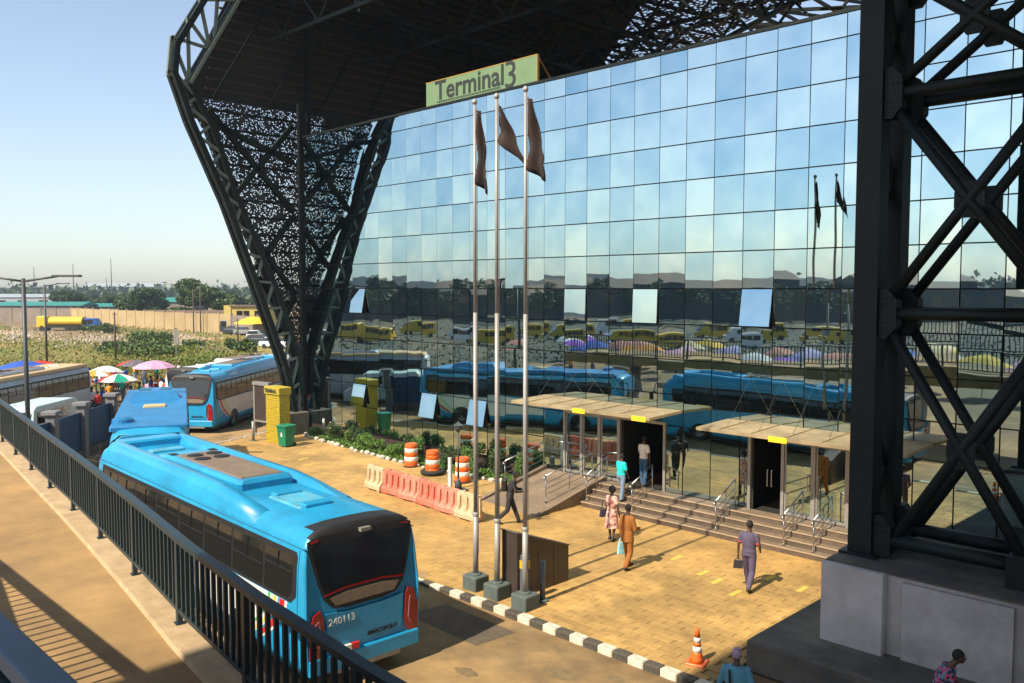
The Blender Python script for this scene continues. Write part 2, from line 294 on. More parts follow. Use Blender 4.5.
# ============================================================ ELEVATED DECK (near walkway)
edge = [(-3.0,3.75),(-5.5,3.85),(-7.5,4.02),(-9.53,4.27),(-11.7,4.6),(-14.07,4.94),(-16.56,5.28),(-19.35,5.63),(-22.47,6.03),(-26.2,6.5),(-30.5,7.0),(-36,7.4)]
dk = empty('elevated_walkway', (-14,3,0), kind='structure')
mb = MB(); ng = len(edge)
inner = [(x, .9) for x,_ in edge]; outer = [(x+.03, y+.30) for x,y in edge]
for i in range(ng-1):
    a,b = outer[i],outer[i+1]; c,d_ = inner[i+1],inner[i]
    mb.poly([(*a,3.5),(*b,3.5),(*c,3.5),(*d_,3.5),(*a,3.0),(*b,3.0),(*c,3.0),(*d_,3.0)], [(0,1,2,3),(7,6,5,4),(0,4,5,1),(2,6,7,3)])
o = mb.build('slab', M['deck'], dk); o.location = (14,-3,0)
mb = MB()
for i in range(ng-1):
    a = outer[i]; b = outer[i+1]; a2 = (a[0],a[1]-.55); b2 = (b[0],b[1]-.55)
    mb.poly([(*a,3.50),(*b,3.50),(*b2,3.50),(*a2,3.50),(*a,3.56),(*b,3.56),(*(b[0],b[1]-.53),3.56),(*(a[0],a[1]-.53),3.56)], [(4,5,6,7),(0,4,5,1),(2,6,7,3),(0,3,7,4),(1,5,6,2)])
o = mb.build('edge_strip', M['deckedge'], dk); o.location = (14,-3,0)
for x, y in ((-8,3.2),(-16,3.6),(-26,4.2),(-33,5)):
    o = MB().tube((x,y-.6,-.15),(x,y-.6,3.0),.35,n=20).build('column', M['conc'], dk, True); o.location = (14,-3,0)
# railing along the outer edge
rl = empty('walkway_railing', (-14,5,3.56), label='dark steel railing with upright bars curving along the raised concrete walkway', cat='railing'); off = Vector((14,-5,-3.56))
def lerp_edge(s):
    acc = 0
    for i in range(ng-1):
        a,b = edge[i],edge[i+1]; L_ = math.hypot(b[0]-a[0],b[1]-a[1])
        if acc+L_ >= s or i == ng-2: t = (s-acc)/L_; return (a[0]+(b[0]-a[0])*t, a[1]+(b[1]-a[1])*t), math.atan2(b[1]-a[1],b[0]-a[0])
        acc += L_
tot = sum(math.dist(edge[i],edge[i+1]) for i in range(ng-1))
ZT = 4.62
mbt = MB(); mbb = MB()
for i in range(ng-1):
    a,b = edge[i],edge[i+1]
    mbt.beam((*a,ZT),(*b,ZT),.11,.06); mbb.beam((*a,3.74),(*b,3.74),.05,.05)
mbt.build('top_rail', M['rail'], rl, loc=off); mbb.build('bottom_rail', M['rail'], rl, loc=off)
pmesh = MB().box((-.045,-.03,0),(.045,.03,ZT-3.56-.03)).mesh('post', M['rail']); pl = MB().box((-.06,-.05,0),(.06,.05,.015)).mesh('base_plate', M['rail'])
bmesh_ = MB().box((-.021,-.021,0),(.021,.021,.83)).mesh('baluster', M['rail'])
s = .4; k = 0
step = .185
nb = 0
while s < tot-.2:
    (px_,py_), an = lerp_edge(s)
    if k % 12 == 0:
        o = inst('post', pmesh, rl, (px_+off.x, py_+off.y, 0), (0,0,an)); inst('base_plate', pl, o, (0,0,0))
    elif nb < 232:
        inst('baluster', bmesh_, rl, (px_+off.x, py_+off.y, 3.76-3.56), (0,0,an)); nb += 1
    else: break
    s += step; k += 1
s_end = s; mb = MB()
while s < tot-.2:
    (px_,py_), an = lerp_edge(s)
    if k % 12 == 0: o = inst('post', pmesh, rl, (px_+off.x, py_+off.y, 0), (0,0,an))
    else: mb.box((px_-.021,py_-.021,3.76),(px_+.021,py_+.021,4.59))
    s += step; k += 1
if mb.v: mb.build('far_balusters', M['rail'], rl, loc=off)['kind'] = 'stuff'
# upper footbridge parapet on the camera's side (its rail throws the barred shadow)
fb = empty('footbridge_parapet', (-8,1.1,0), label='blue grey parapet of the upper footbridge in the near corner', cat='parapet'); fo = Vector((8,-1.1,0))
MB().box((-19,1.02,5.9),(3,1.17,6.0)).build('coping', M['railtop'], fb, bevel=.02, loc=fo)
MB().beam((-14.6,1.08,5.86),(-8.7,1.08,4.85),.06,.26).build('stringer', M['rail'], fb, loc=fo)
MB().box((-8.9,1.0,3.0),(3,1.14,5.88)).build('solid_panel', M['rail'], fb, loc=fo)
bb = MB().box((-.02,-.02,0),(.02,.02,1.38)).mesh('bar', M['rail'])
x = -19
while x < -8.95: inst('bar', bb, fb, (x+8, 1.1-1.1, 4.52)); x += .2
MB().beam((-19,1.08,4.5),(-8.9,1.08,4.5),.06,.06).build('bottom_rail', M['rail'], fb, loc=fo)
MB().box((-9.0,.8,3.5),(-8.6,1.2,7.0)).build('end_pier', M['railtop'], fb, loc=fo)
# ============================================================ TERMINAL BUILDING
GY = 24.3; X0 = -39.55; PW = 1.0627; rows = [.66,2.95,4.02,5.21,6.40,7.59,8.78,9.97,11.16,12.35,13.54,14.73,15.40]
bd = empty('terminal_building', (-24,GY,0), label='huge terminal hall with mirror glass front under a dark steel roof', cat='building'); bo = Vector((24,-GY,0))
NC = 52
MB().box((X0-.05,GY+.05,-.1),(X0+NC*PW,GY+.16,.62)).build('base_wall', M['box'], bd, loc=bo)
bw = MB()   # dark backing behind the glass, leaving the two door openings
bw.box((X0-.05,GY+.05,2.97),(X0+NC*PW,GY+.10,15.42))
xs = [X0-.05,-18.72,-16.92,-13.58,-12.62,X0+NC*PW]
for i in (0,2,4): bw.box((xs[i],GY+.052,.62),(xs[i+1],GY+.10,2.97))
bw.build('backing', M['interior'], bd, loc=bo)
MB().box((X0-.1,GY-.05,15.40),(X0+NC*PW,GY+.2,15.50)).build('top_rail', M['dark'], bd, loc=bo)
MB().box((X0-.1,GY-.02,.60),(X0+NC*PW,GY+.05,.655)).build('sill', M['dark'], bd, loc=bo)
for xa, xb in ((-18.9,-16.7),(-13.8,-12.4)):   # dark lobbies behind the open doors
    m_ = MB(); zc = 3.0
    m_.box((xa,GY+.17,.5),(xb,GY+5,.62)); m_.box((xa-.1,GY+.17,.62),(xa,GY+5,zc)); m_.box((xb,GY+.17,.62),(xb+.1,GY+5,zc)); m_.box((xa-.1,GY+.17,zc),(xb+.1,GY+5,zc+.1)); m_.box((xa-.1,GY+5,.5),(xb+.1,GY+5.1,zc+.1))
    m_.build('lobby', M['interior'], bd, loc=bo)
pan = []
openset = {}   # (col,row) -> tilt
def colof(x): return int(round((x-X0)/PW))
for x, r_ , t_ in ((-13.7,4,9),(-18.75,4,2.5),(-21.7,4,1.8),(-35.2,4,10),(-35.2,0.5,12),(-29.9,0.5,12),(-26.8,0.5,12)): openset[(colof(x), r_)] = t_
gmw = {}
def gmesh(w_, h_):
    k_ = (round(w_,3), round(h_,3))
    if k_ not in gmw: gmw[k_] = MB().box((-w_/2,-.012,-h_/2),(w_/2,.012,h_/2)).mesh('glass_panel', GL)
    return gmw[k_]
for r_ in range(len(rows)-1):
    z0, z1 = rows[r_], rows[r_+1]
    for c in range(NC):
        xa = X0+c*PW; xb = xa+PW
        if r_ == 0:
            if (xa < -16.6 and xb > -21.9) or (xa < -10.2 and xb > -13.9): continue
            if xa < -22.4:
                zm = 1.85
                pan.append((xa,xb,z0,zm,c,0)); pan.append((xa,xb,zm,z1,c,.5)); continue
        pan.append((xa,xb,z0,z1,c,r_))
# glass between and beside the doors
for xa, xb in ((-22.54,-21.5),(-16.85,-16.18),(-14.04,-13.74),(-10.45,-9.8)): pan.append((xa,xb,.66,2.95,99,9))
def score(p):
    xa,xb,z0,z1,c,r_ = p; xm = (xa+xb)/2; dep = .7071*(GY-xm); px = 512+860*.7071*(xm+GY)/dep
    if px > 1040: return 1e6+dep
    if (c,r_) in openset: return -1
    return dep
pan.sort(key=score)
rest = MB()
for i, (xa,xb,z0,z1,c,r_) in enumerate(pan):
    g_ = .019; w_ = xb-xa-2*g_; h_ = z1-z0-2*g_; t_ = openset.get((c,r_), 0)
    tx = rnd.gauss(0,.0028); tz = rnd.gauss(0,.003)+(.024 if r_ >= 5 else 0)
    if i < 300:
        gm_ = gmesh(w_, h_)
        if t_:
            a = R(t_); o = inst('glass_panel', gm_, bd, ((xa+xb)/2+bo.x, -sin(a)*h_/2-.03, z1-g_-cos(a)*h_/2), (-a,0,0)); o['label'] = 'glass panel tilted open at its foot'
        else: inst('glass_panel', gm_, bd, ((xa+xb)/2+bo.x, 0, (z0+z1)/2), (tx,0,tz))
    else:
        xm = (xa+xb)/2; zm = (z0+z1)/2; pts = []
        for sx, sz in ((-1,-1),(1,-1),(1,1),(-1,1)): pts.append((xm+sx*w_/2, GY-.012+sx*w_/2*tz-sz*h_/2*tx, zm+sz*h_/2))
        pts += [(p[0],p[1]+.024,p[2]) for p in pts]
        rest.poly(pts, [(0,1,2,3),(7,6,5,4),(0,4,5,1),(1,5,6,2),(2,6,7,3),(3,7,4,0)])
rest.build('glazing', GL, bd, loc=bo)['kind'] = 'stuff'
# doors
def door_leaf(xa, xb, z0, z1, y, ang=0, handle=0):
    o = MB(); t = .05
    o.box((xa,y-.02,z0),(xa+t,y+.02,z1)); o.box((xb-t,y-.02,z0),(xb,y+.02,z1)); o.box((xa+t,y-.02,z1-t),(xb-t,y+.02,z1)); o.box((xa+t,y-.02,z0),(xb-t,y+.02,z0+.09))
    f = o.build('glass_door', M['grey'], bd, loc=bo)
    MB().box((xa+t,y-.008,z0+.09),(xb-t,y+.008,z1-t)).build('pane', GL, f)
    if handle:
        hx = xb-.11 if handle > 0 else xa+.11
        MB().path([(hx,y-.03,z0+.85),(hx,y-.09,z0+.85),(hx,y-.09,z0+1.35),(hx,y-.03,z0+1.35)],.014).build('handle', M['steel'], f)
for xs_, op in (((-21.45,-20.6,-19.75,-18.85,-16.9),3),((-13.68,-12.55,-11.55,-10.5),0)):
    for xx in xs_: MB().box((xx-.05,GY-.06,.66),(xx+.05,GY+.05,2.95)).build('door_post', M['grey'], bd, loc=bo)
    MB().box((xs_[0]-.05,GY-.065,2.951),(xs_[-1]+.05,GY+.045,3.03)).build('door_head', M['grey'], bd, loc=bo)
    for i in range(len(xs_)-1):
        if i != op: door_leaf(xs_[i]+.06, xs_[i+1]-.06, .68, 2.94, GY+(.0), 0, 1 if i % 2 else -1)
MB().path([(-13.12,GY+.14,1.45),(-13.12,GY+.08,1.45),(-13.12,GY+.08,1.95),(-13.12,GY+.14,1.95)],.018).build('handle', M['steel'], bd, loc=bo)
MB().path([(-12.98,GY+.14,1.45),(-12.98,GY+.08,1.45),(-12.98,GY+.08,1.95),(-12.98,GY+.14,1.95)],.018).build('handle', M['steel'], bd, loc=bo)
# entrance canopies
for xa, xb, z in ((-22.45,-16.2,3.46),(-14.45,-8.2,3.38)):
    c_ = MB(); c_.poly([(xa,22.4,z),(xb,22.4,z),(xb,GY-.05,z+.06),(xa,GY-.05,z+.06),(xa,22.4,z-.09),(xb,22.4,z-.09),(xb,GY-.05,z-.03),(xa,GY-.05,z-.03)], [(0,1,2,3),(7,6,5,4),(0,4,5,1),(1,5,6,2),(2,6,7,3),(3,7,4,0)])
    co = c_.build('canopy', M['canopy'], bd, loc=bo)
    n = int((xb-xa)/PW)
    for i in range(1, n+1):
        x = xa+i*PW-.3
        MB().beam((x,22.45,z+.012),(x,GY-.06,z+.072),.02,.02).build('seam', M['joint'], co)
        MB().tube((x,22.9,z+.02),(x,GY-.03,4.8),.006,n=5).build('tie_rod', M['steel'], co)
    for sx in ((-19.15,-16.6) if xa < -20 else (-11.75,)):
        MB().box((sx-.28,22.37,z-.14),(sx+.28,22.395,z+.02)).build('notice', M['yellow'], co)
# left end frame ------------------------------------------------
EX = -39.7
oc = [(23.7,.9),(23.1,3.6),(21.55,7.82),(20.05,11.79),(18.35,15.48),(17.6,17.6),(17.75,18.9),(19.1,21.2),(20.7,24.0)]
ic = [(24.05,2.0),(23.93,3.96),(22.79,7.22),(21.69,9.68),(20.53,12.23),(19.42,15.28),(18.3,17.2),(20.84,21.62),(21.9,23.4)]
def chord(pts, x, w_): 
    m_ = MB()
    for i in range(len(pts)-1): m_.beam((x,*pts[i]),(x,*pts[i+1]),w_,w_,up=(1,0,0))
    return m_
for xx, mt in ((EX,'dark'),(EX-.5,'dark')):
    chord(oc, xx, .26).build('outer_chord', M[mt], bd, loc=bo); chord(ic, xx, .24).build('inner_chord', M[mt], bd, loc=bo)
def along(pts, t):
    L_ = [math.dist(pts[i],pts[i+1]) for i in range(len(pts)-1)]; s_ = t*sum(L_)
    for i,l in enumerate(L_):
        if s_ <= l or i == len(L_)-1: return tuple(pts[i][k]+(pts[i+1][k]-pts[i][k])*s_/l for k in (0,1))
        s_ -= l
N = 12
for i in range(N):
    a = along(oc[:6], i/N); b = along(ic[:7], (i+.5)/N); c = along(oc[:6], (i+1)/N)
    MB().beam((EX,*a),(EX,*b),.12,.13,up=(1,0,0)).build('brace', M['green'], bd, loc=bo)
    MB().beam((EX,*b),(EX,*c),.12,.13,up=(1,0,0)).build('brace', M['green'], bd, loc=bo)
    MB().beam((EX,*a),(EX-.5,*a),.08,.1).build('brace', M['dark'], bd, loc=bo)
    MB().beam((EX,*a),(EX-.5,*c),.07,.08).build('brace', M['dark'], bd, loc=bo)
top_o = [oc[5],oc[6],oc[7],oc[8]]; top_i = [ic[6],ic[7],ic[8]]
for (a,b) in (((17.5,19.2),(19.35,19.0)),((17.5,19.2),(18.3,17.2)),((17.5,19.2),(17.3,17.4)),((18.91,21.2),(19.35,19.0)),((18.91,21.2),(20.84,21.62)),((18.3,20.2),(18.3,17.2)),((18.3,20.2),(19.35,19.0)),((19.9,22.6),(19.6,19.5)),((18.1,17.2),(17.25,17.6)),((20.84,21.62),(20.0,23))):
    MB().beam((EX-.02,*a),(EX-.02,*b),.13,.15,up=(1,0,0)).build('brace', M['green'], bd, loc=bo)
MB().beam((EX+.06,18.3,17.2),(EX+.06,20.9,21.7),.16,.2,up=(1,0,0)).build('brace', M['green'], bd, loc=bo)
# end bay framing behind the leaning leg: post, girts, crosses
SX = EX-1.0
def icy(z):
    for i in range(len(ic)-1):
        if ic[i][1] <= z <= ic[i+1][1]: return ic[i][0]+(ic[i+1][0]-ic[i][0])*(z-ic[i][1])/(ic[i+1][1]-ic[i][1])
    return ic[0][0]
MB().beam((EX-.3,GY+.1,0),(EX-.3,GY+.1,17.2),.3).build('end_post', M['dark'], bd, loc=bo)
MB().beam((SX-.1,25.3,0),(SX-.1,25.3,22),.25).build('end_post', M['dark'], bd, loc=bo)
z = 2.6
while z < 17.1: MB().beam((SX,icy(z),z),(SX,26.4,z),.09,.11).build('girt', M['dark'], bd, loc=bo); z += .86
for (ya,za),(yb,zb) in (((19.6,16.3),(24.2,11.6)),((20.6,11.9),(24.2,16.1)),((20.9,11.5),(24.2,7.3)),((21.9,8.6),(24.2,11.4)),((22.1,8.2),(24.2,4.6)),((23.0,5.0),(24.2,7.2)),((18.8,16.0),(24.2,14.2))):
    MB().beam((SX+.18,ya,za),(SX+.18,yb,zb),.24,.26,up=(1,0,0)).build('cross_brace', M['dark'], bd, loc=bo)
# perforated screen: sheet with thousands of open cells
def perf(name, cells, m, keep):
    m_ = MB(); 
    for quad in cells:
        if rng.random() < keep: m_.poly(quad, [(0,1,2,3)])
    o = m_.build(name, m, bd, loc=bo); o['kind'] = 'stuff'; return o
cells = []; cs = .046
z = 2.2
while z < 16.9:
    y = icy(z)
    while y < 26.4:
        cells.append([(SX-.06,y,z),(SX-.06,y+cs*1.02,z),(SX-.06,y+cs*1.02,z+cs*1.02),(SX-.06,y,z+cs*1.02)]); y += cs
    z += cs
perf('perforated_screen', cells, M['screen'], .875)
# solid gable above the screen, back wall, roof
ZR = 22.0
gb = MB(); gb.poly([(SX-.2,18.4,16.9),(SX-.2,47,16.9),(SX-.2,47,ZR),(SX-.2,20.9,ZR),(SX-.28,18.4,16.9),(SX-.28,47,16.9),(SX-.28,47,ZR),(SX-.28,20.9,ZR)], [(0,1,2,3),(7,6,5,4),(0,4,5,1),(1,5,6,2),(2,6,7,3),(3,7,4,0)])
gb.build('gable', M['interior'], bd, loc=bo)
for i in range(9): MB().beam((SX-.1,19.6+i*.1,17.4+i*.5),(SX-.1,40,17.4+i*.5),.06,.1).build('girt', M['soffit'], bd, loc=bo)
for i in range(8): MB().beam((SX-.05,20+i*3,17),(SX-.05,23+i*3,ZR),.12,.12,up=(1,0,0)).build('cross_brace', M['dark'], bd, loc=bo)
MB().box((SX-.3,26.4,0),(SX-.22,47,16.9)).build('end_wall', M['interior'], bd, loc=bo)
MB().box((SX-.2,47,0),(-32,47.1,ZR)).build('back_wall', M['interior'], bd, loc=bo)
MB().box((X0,GY+.3,15.2),(20,GY+9,15.38)).build('ceiling_deck', M['interior'], bd, loc=bo)
A = (-34,42.5); B = (-26.4,35.8); C_ = (-17.5,28.0); D = (-13,24.2)
top = [(SX-.3,20.9),(-8.9,20.9),(-8.9,22.5),D,C_,B,A,(-37.6,45.7),(-38.5,47),(SX-.3,47)]
n = len(top); MB().poly([(x,y,ZR) for x,y in top]+[(x,y,ZR+.25) for x,y in top], [tuple(range(n)),tuple(range(2*n-1,n-1,-1))]+[(i,(i+1)%n,n+(i+1)%n,n+i) for i in range(n)]).build('roof_panel', M['soffit'], bd, loc=bo)
MB().poly([(EX-1,20.6,ZR-.2),(-8.9,20.6,ZR-.2),(-8.9,20.6,ZR+1.6),(EX-1,20.6,ZR+1.6)], [(0,1,2,3)]).build('roof_fascia', M['dark'], bd, loc=bo)
cells = []; cs = .12
poly2 = [A,B,C_,D,(-9,24.2),(-9,33.4),(-21.4,40.75),(-26.3,43.5),(-33.5,47.5),(-38.5,47)]
y = 24.3
while y < 47.4:
    x = -38.6
    while x < -9:
        if inpoly(x,y,poly2): cells.append([(x,y,ZR+.02),(x+cs,y,ZR+.02),(x+cs,y+cs,ZR+.02),(x,y+cs,ZR+.02)])
        x += cs
    y += cs
perf('perforated_roof', cells, M['screen'], .74)
x = -40
while x < -9.5:   # roof purlins
    MB().beam((x,21,ZR-.1),(x,46.8 if x < -34 else max(26, 42.5-(x+34)*.88),ZR-.1),.07,.16).build('purlin', M['dark'], bd, loc=bo); x += .9
for yy in (22.5,28.5,34.5,40.5,46.5):   # roof trusses along the hall
    for i in range(11):
        xa = -40+i*3.2; xb = xa+3.2; xm = (xa+xb)/2
        if xb > -33 and yy > 45: break
        t_ = MB(); t_.beam((xa,yy,ZR-.3),(xb,yy,ZR-.3),.16); t_.beam((xa,yy,ZR-2.0),(xb,yy,ZR-2.0),.16); t_.beam((xa,yy,ZR-.3),(xm,yy,ZR-2.0),.11); t_.beam((xm,yy,ZR-2.0),(xb,yy,ZR-.3),.11)
        t_.build('roof_truss', M['dark'], bd, loc=bo)
for x in (-38,-32,-26,-20):
    for i in range(6 if x < -30 else 4):
        ya = 22.5+i*4; t_ = MB(); t_.beam((x,ya,ZR-.5),(x,ya+4,ZR-.5),.14); t_.beam((x,ya,ZR-2.2),(x,ya+4,ZR-2.2),.14); t_.beam((x,ya,ZR-.5),(x,ya+2,ZR-2.2),.1); t_.beam((x,ya+2,ZR-2.2),(x,ya+4,ZR-.5),.1)
        t_.build('roof_truss', M['dark'], bd, loc=bo)
# open lattice at the far right end of the roof
lat = []
pa = [(-31+i*2.2, 46.2-i*1.19) for i in range(11)]; pb = [(-29+i*2.2, 50.5-i*1.19) for i in range(11)]
for i in range(10):
    a = (*pa[i],ZR-.2); b = (*pa[i+1],ZR-.2); c = (*pb[i],ZR-.2); d_ = (*pb[i+1],ZR-.2)
    for p_, q_, w_ in ((a,b,.22),(c,d_,.22),(a,d_,.16),(c,b,.14),(a,c,.14)): MB().beam(p_,q_,w_).build('lattice_member', M['dark'], bd, loc=bo)
    m3 = tuple((a[k]+d_[k])/2 for k in range(3)); MB().beam((m3[0]-.45,m3[1]-.3,m3[2]),(m3[0]+.45,m3[1]+.3,m3[2]),.5,.06).build('gusset', M['dark'], bd, loc=bo)
for i in range(14):
    x = -36+i*1.9; y0_ = max(25, 42-(x+34)*.88); y1_ = min(47, 46.2-(x+31)*.54); 
    MB().beam((x,y0_,ZR-.05),(x+1.6,y1_,ZR-.05),.12).build('lattice_member', M['dark'], bd, loc=bo)
    MB().beam((x+1.8,y0_,ZR-.05),(x-.2,y1_,ZR-.05),.1).build('lattice_member', M['dark'], bd, loc=bo)
for k_ in (.33,.66):
    MB().beam((-36,42*(1-k_)+47*k_+1,ZR-.1),(-10,24*(1-k_)+34.5*k_,ZR-.1),.16).build('lattice_member', M['dark'], bd, loc=bo)
# great roof over the near end of the hall (shades the tower and the near deck)
MB().box((-8.7,-22,21.5),(34,50,22.1)).build('near_roof', M['soffit'], bd, loc=bo)
x = -8.2
while x < 6: MB().beam((x,-20,21.2),(x,24,21.2),.2,.4).build('near_roof_beam', M['dark'], bd, loc=bo); x += 3.5
# foot block of the leaning leg
MB().bbox((-40.9,23.0,-.1),(-39.25,24.2,1.15),.03).build('foot_block', M['slab'], bd, loc=bo)
# sign
sg = empty('terminal_sign', (-26.3,24.35,15.5), label='pale green Terminal 3 sign standing on top of the glass wall', cat='sign')
MB().box((-3.35,0,0),(3.3,.10,1.02)).build('board', M['signg'], sg); 
bb_ = MB(); bb_.box((-3.38,-.01,1.02),(3.33,.11,1.05)); bb_.box((3.3,-.01,0),(3.33,.11,1.02)); bb_.build('border', M['signb'], sg)
text('lettering', 'Terminal', 1.14, M['ink'], sg, (-2.74,-.012,.22), (R(90),0,0), bold=.02, sx=1.04); text('numeral', '3', 1.5, M['ink'], sg, (1.48,-.012,.03), (R(90),0,0), bold=-.002, sx=1.08)
t_ = MB()
x = -2.6
while x < 1.3: w_ = rnd.uniform(.05,.12); t_.box((x,-.012,.08),(x+w_,0,.15)); x += w_+.05
t_.build('small_print', M['ink'], sg)
MB().beam((3.1,.3,1.0),(3.1,1.6,-.3),.05).build('stay', M['signb'], sg)
# ============================================================ TOWER
tw = empty('steel_tower', (-5.5,18.1,0), label='dark riveted steel tower of crossed braces on a concrete plinth', cat='tower'); to = Vector((5.5,-18.1,0))
TZ = 2.12
for yy, tag_ in ((17.6,0),(18.75,1)):
    for xx in (-7.27,-3.6):
        m_ = MB(); m_.box((xx-.24,yy-.22,TZ),(xx+.24,yy-.17,22)); m_.box((xx-.24,yy+.17,TZ),(xx+.24,yy+.22,22)); m_.box((xx-.24,yy-.17,TZ),(xx-.19,yy+.17,22)); m_.box((xx+.19,yy-.17,TZ),(xx+.24,yy+.17,22))
        m_.build('column', M['dark'], tw, loc=to)
    nodes = [2.5,7.1,11.45,13.9,16.4]
    for i, z in enumerate(nodes):
        if i: MB().tube((-7.0,yy,z-.0),(-4.1,yy,z),.12,n=14).build('strut', M['dark'], tw, True, loc=to)
        else: MB().tube((-7.0,yy,z),(-3.85,yy,z),.14,n=14).build('strut', M['dark'], tw, True, loc=to)
        for xx, s_ in ((-6.92,1),(-3.95,-1)):
            m_ = MB(); p_ = [(0,-.5),(.16,-.5),(.34,-.26),(.34,.26),(.16,.5),(0,.5)]
            m_.prism(p_ if s_ > 0 else p_[::-1], lambda a,b: (xx-.1*s_+a*s_,yy-.14,z+b), (0,.28,0)); gs = m_.build('gusset', M['dark'], tw, loc=to)
            if z < 12 and s_ > 0:
                rv = MB()
                for ax in (.05,.15,.25,.33):
                    for az in (-.3,-.18,.18,.3): rv.tube((xx-.1+ax,yy-.165,z+az),(xx-.1+ax,yy-.138,z+az),.018,n=6)
                rv.build('rivets', M['dark'], gs)['kind'] = 'stuff'
    for i in range(4):
        of_ = .3 if i < 2 else .12; za = nodes[i]+(of_ if i else -.3); zb = nodes[i+1]-of_; zm = (za+zb)/2
        for (xa_,z1_),(xb_,z2_) in (((-6.85,za),(-4.05,zb)),((-6.85,zb),(-4.05,za))):
            MB().tube((xa_,yy,z1_),(xb_,yy,z2_),.105,n=14).build('diagonal', M['dark'], tw, True, loc=to)
        m_ = MB(); p_ = [(-.25,-.14),(-.14,-.34),(.14,-.34),(.25,-.14),(.25,.14),(.14,.34),(-.14,.34),(-.25,.14)]
        m_.prism(p_, lambda a,b: (-5.45+a,yy-.05,zm+b), (0,.1,0)); gs = m_.build('gusset', M['dark'], tw, loc=to)
        rv = MB()
        for ax in (-.1,0,.1):
            for az in (-.26,-.16,.16,.26):
                if abs(az) > abs(ax): rv.tube((-5.45+ax,yy-.07,zm+az),(-5.45+ax,yy-.048,zm+az),.018,n=6)
        rv.build('rivets', M['dark'], gs)['kind'] = 'stuff'
for xx in (-7.27,-3.6):
    for i in range(6):
        z1_ = 2.3+i*3; MB().tube((xx,17.8,z1_),(xx,18.55,z1_+1.5),.08,n=10).build('lacing', M['dark'], tw, loc=to); MB().tube((xx,18.55,z1_+1.5),(xx,17.8,z1_+3),.08,n=10).build('lacing', M['dark'], tw, loc=to)
    MB().bbox((xx-.38,17.25,TZ-.02),(xx+.38,19.1,TZ+.06),.01).build('base_plate', M['dark'], tw, loc=to)
m_ = MB(); m_.bbox((-4.55,17.3,TZ),(-3.4,19.1,TZ+.62),.03); m_.build('gusset_box', M['dark'], tw, loc=to)
pl_ = empty('tower_plinth', (-5.5,18,0), label='weathered grey concrete plinth block on a low slab under the tower', cat='plinth'); po = Vector((5.5,-18,0))
MB().bbox((-8.7,15.4,-.12),(14,22.4,.5),.05).build('base_slab', M['slab'], pl_, loc=po)
MB().bbox((-7.6,16.72,.5),(6,20.2,2.08),.02).build('core', M['conc'], pl_, loc=po)
for xa, xb in ((-7.66,-6.42),(-3.95,-2.7)): MB().bbox((xa,16.5,.5),(xb,16.715,2.1),.02).build('pilaster', M['conc'], pl_, loc=po)
MB().box((-6.1,16.62,.5),(-4.2,16.715,2.0)).build('pilaster', M['conc'], pl_, loc=po)
MB().box((-7.64,16.65,2.085),(6,20.25,2.12)).build('cap', M['slab'], pl_, loc=po)
# ============================================================ STEPS, RAMP, HANDRAILS
st = empty('entrance_steps', (-14,23.5,0), label='wide brown stone steps with pale nosings below the glass doors', cat='steps'); sof = Vector((14,-23.5,0))
for i in range(4):
    y0_ = 22.7+.33*i; z0_ = .165*i; z1_ = z0_+.165
    MB().box((-19.3,y0_,z0_-.05 if i else -.03),(-9.0,24.27,z1_-.012)).build('step', M['step'], st, loc=sof)
    MB().box((-19.3,y0_-.02,z1_-.012+.001),(-9.0,24.27 if i == 3 else y0_+.36,z1_+.0)).build('tread', M['ramp'], st, loc=sof)
    MB().box((-19.3,y0_-.024,z1_-.022),(-9.0,y0_+.03,z1_+.003)).build('nosing', M['stepn'], st, loc=sof)
rp = empty('access_ramp', (-21,22.5,0), label='sloping stone access ramp with low side walls beside the steps', cat='ramp'); ro = Vector((21,-22.5,0))
MB().poly([(-22.3,20.7,-.02),(-19.55,20.4,-.02),(-19.55,24.25,.655),(-22.3,24.25,.655),(-22.3,20.7,-.05),(-19.55,20.4,-.05),(-19.55,24.25,-.05),(-22.3,24.25,-.05)], [(0,1,2,3),(0,4,5,1),(1,5,6,2),(3,7,4,0),(2,6,7,3)]).build('slope', M['ramp'], rp, loc=ro)
for xa in (-22.45,-19.55):
    MB().poly([(xa,20.35,-.02),(xa+.16,20.35,-.02),(xa+.16,24.2,.80),(xa,24.2,.80),(xa,20.35,-.05),(xa+.16,20.35,-.05),(xa+.16,24.2,-.05),(xa,24.2,-.05)], [(0,1,2,3),(0,4,5,1),(1,5,6,2),(3,7,4,0),(2,6,7,3)]).build('side_wall', M['ramp'], rp, loc=ro)
def handrail(x, ya, za, yb, zb, label, n=3):
    h = empty('handrail', (x,ya,za), label=label, cat='handrail', group='steel handrails at the entrance')
    dy, dz = yb-ya, zb-za; ht = .92
    MB().path([(0,-.12,ht-.1),(0,0,ht),(0,dy,dz+ht)],.024,n=10).build('top_rail', M['steel'], h, True)
    for q in (.25,.45,.65): MB().tube((0,0,q),(0,dy,dz+q),.011,n=6).build('lower_rail', M['steel'], h)
    for i in range(n):
        t = i/(n-1); zt = round(t*dz/.165)*.165 if abs(dz) < .8 and n == 3 else t*dz
        MB().tube((0,t*dy,zt),(0,t*dy,t*dz+ht),.021,n=10).build('post', M['steel'], h, True)
        MB().lathe([(.05,0),(.05,.02),(.022,.03)],(0,t*dy,zt),n=12).build('base_ring', M['steel'], h)
handrail(-19.17,22.85,.165,24.0,.66,'steel handrail on the steps right beside the ramp')
handrail(-17.2,22.85,.165,24.0,.66,'steel handrail on the steps right of the open left doorway')
handrail(-14.0,22.85,.165,24.0,.66,'steel handrail on the steps just left of the right doorway')
handrail(-11.75,22.85,.165,24.0,.66,'steel handrail on the steps just right of the right doorway')
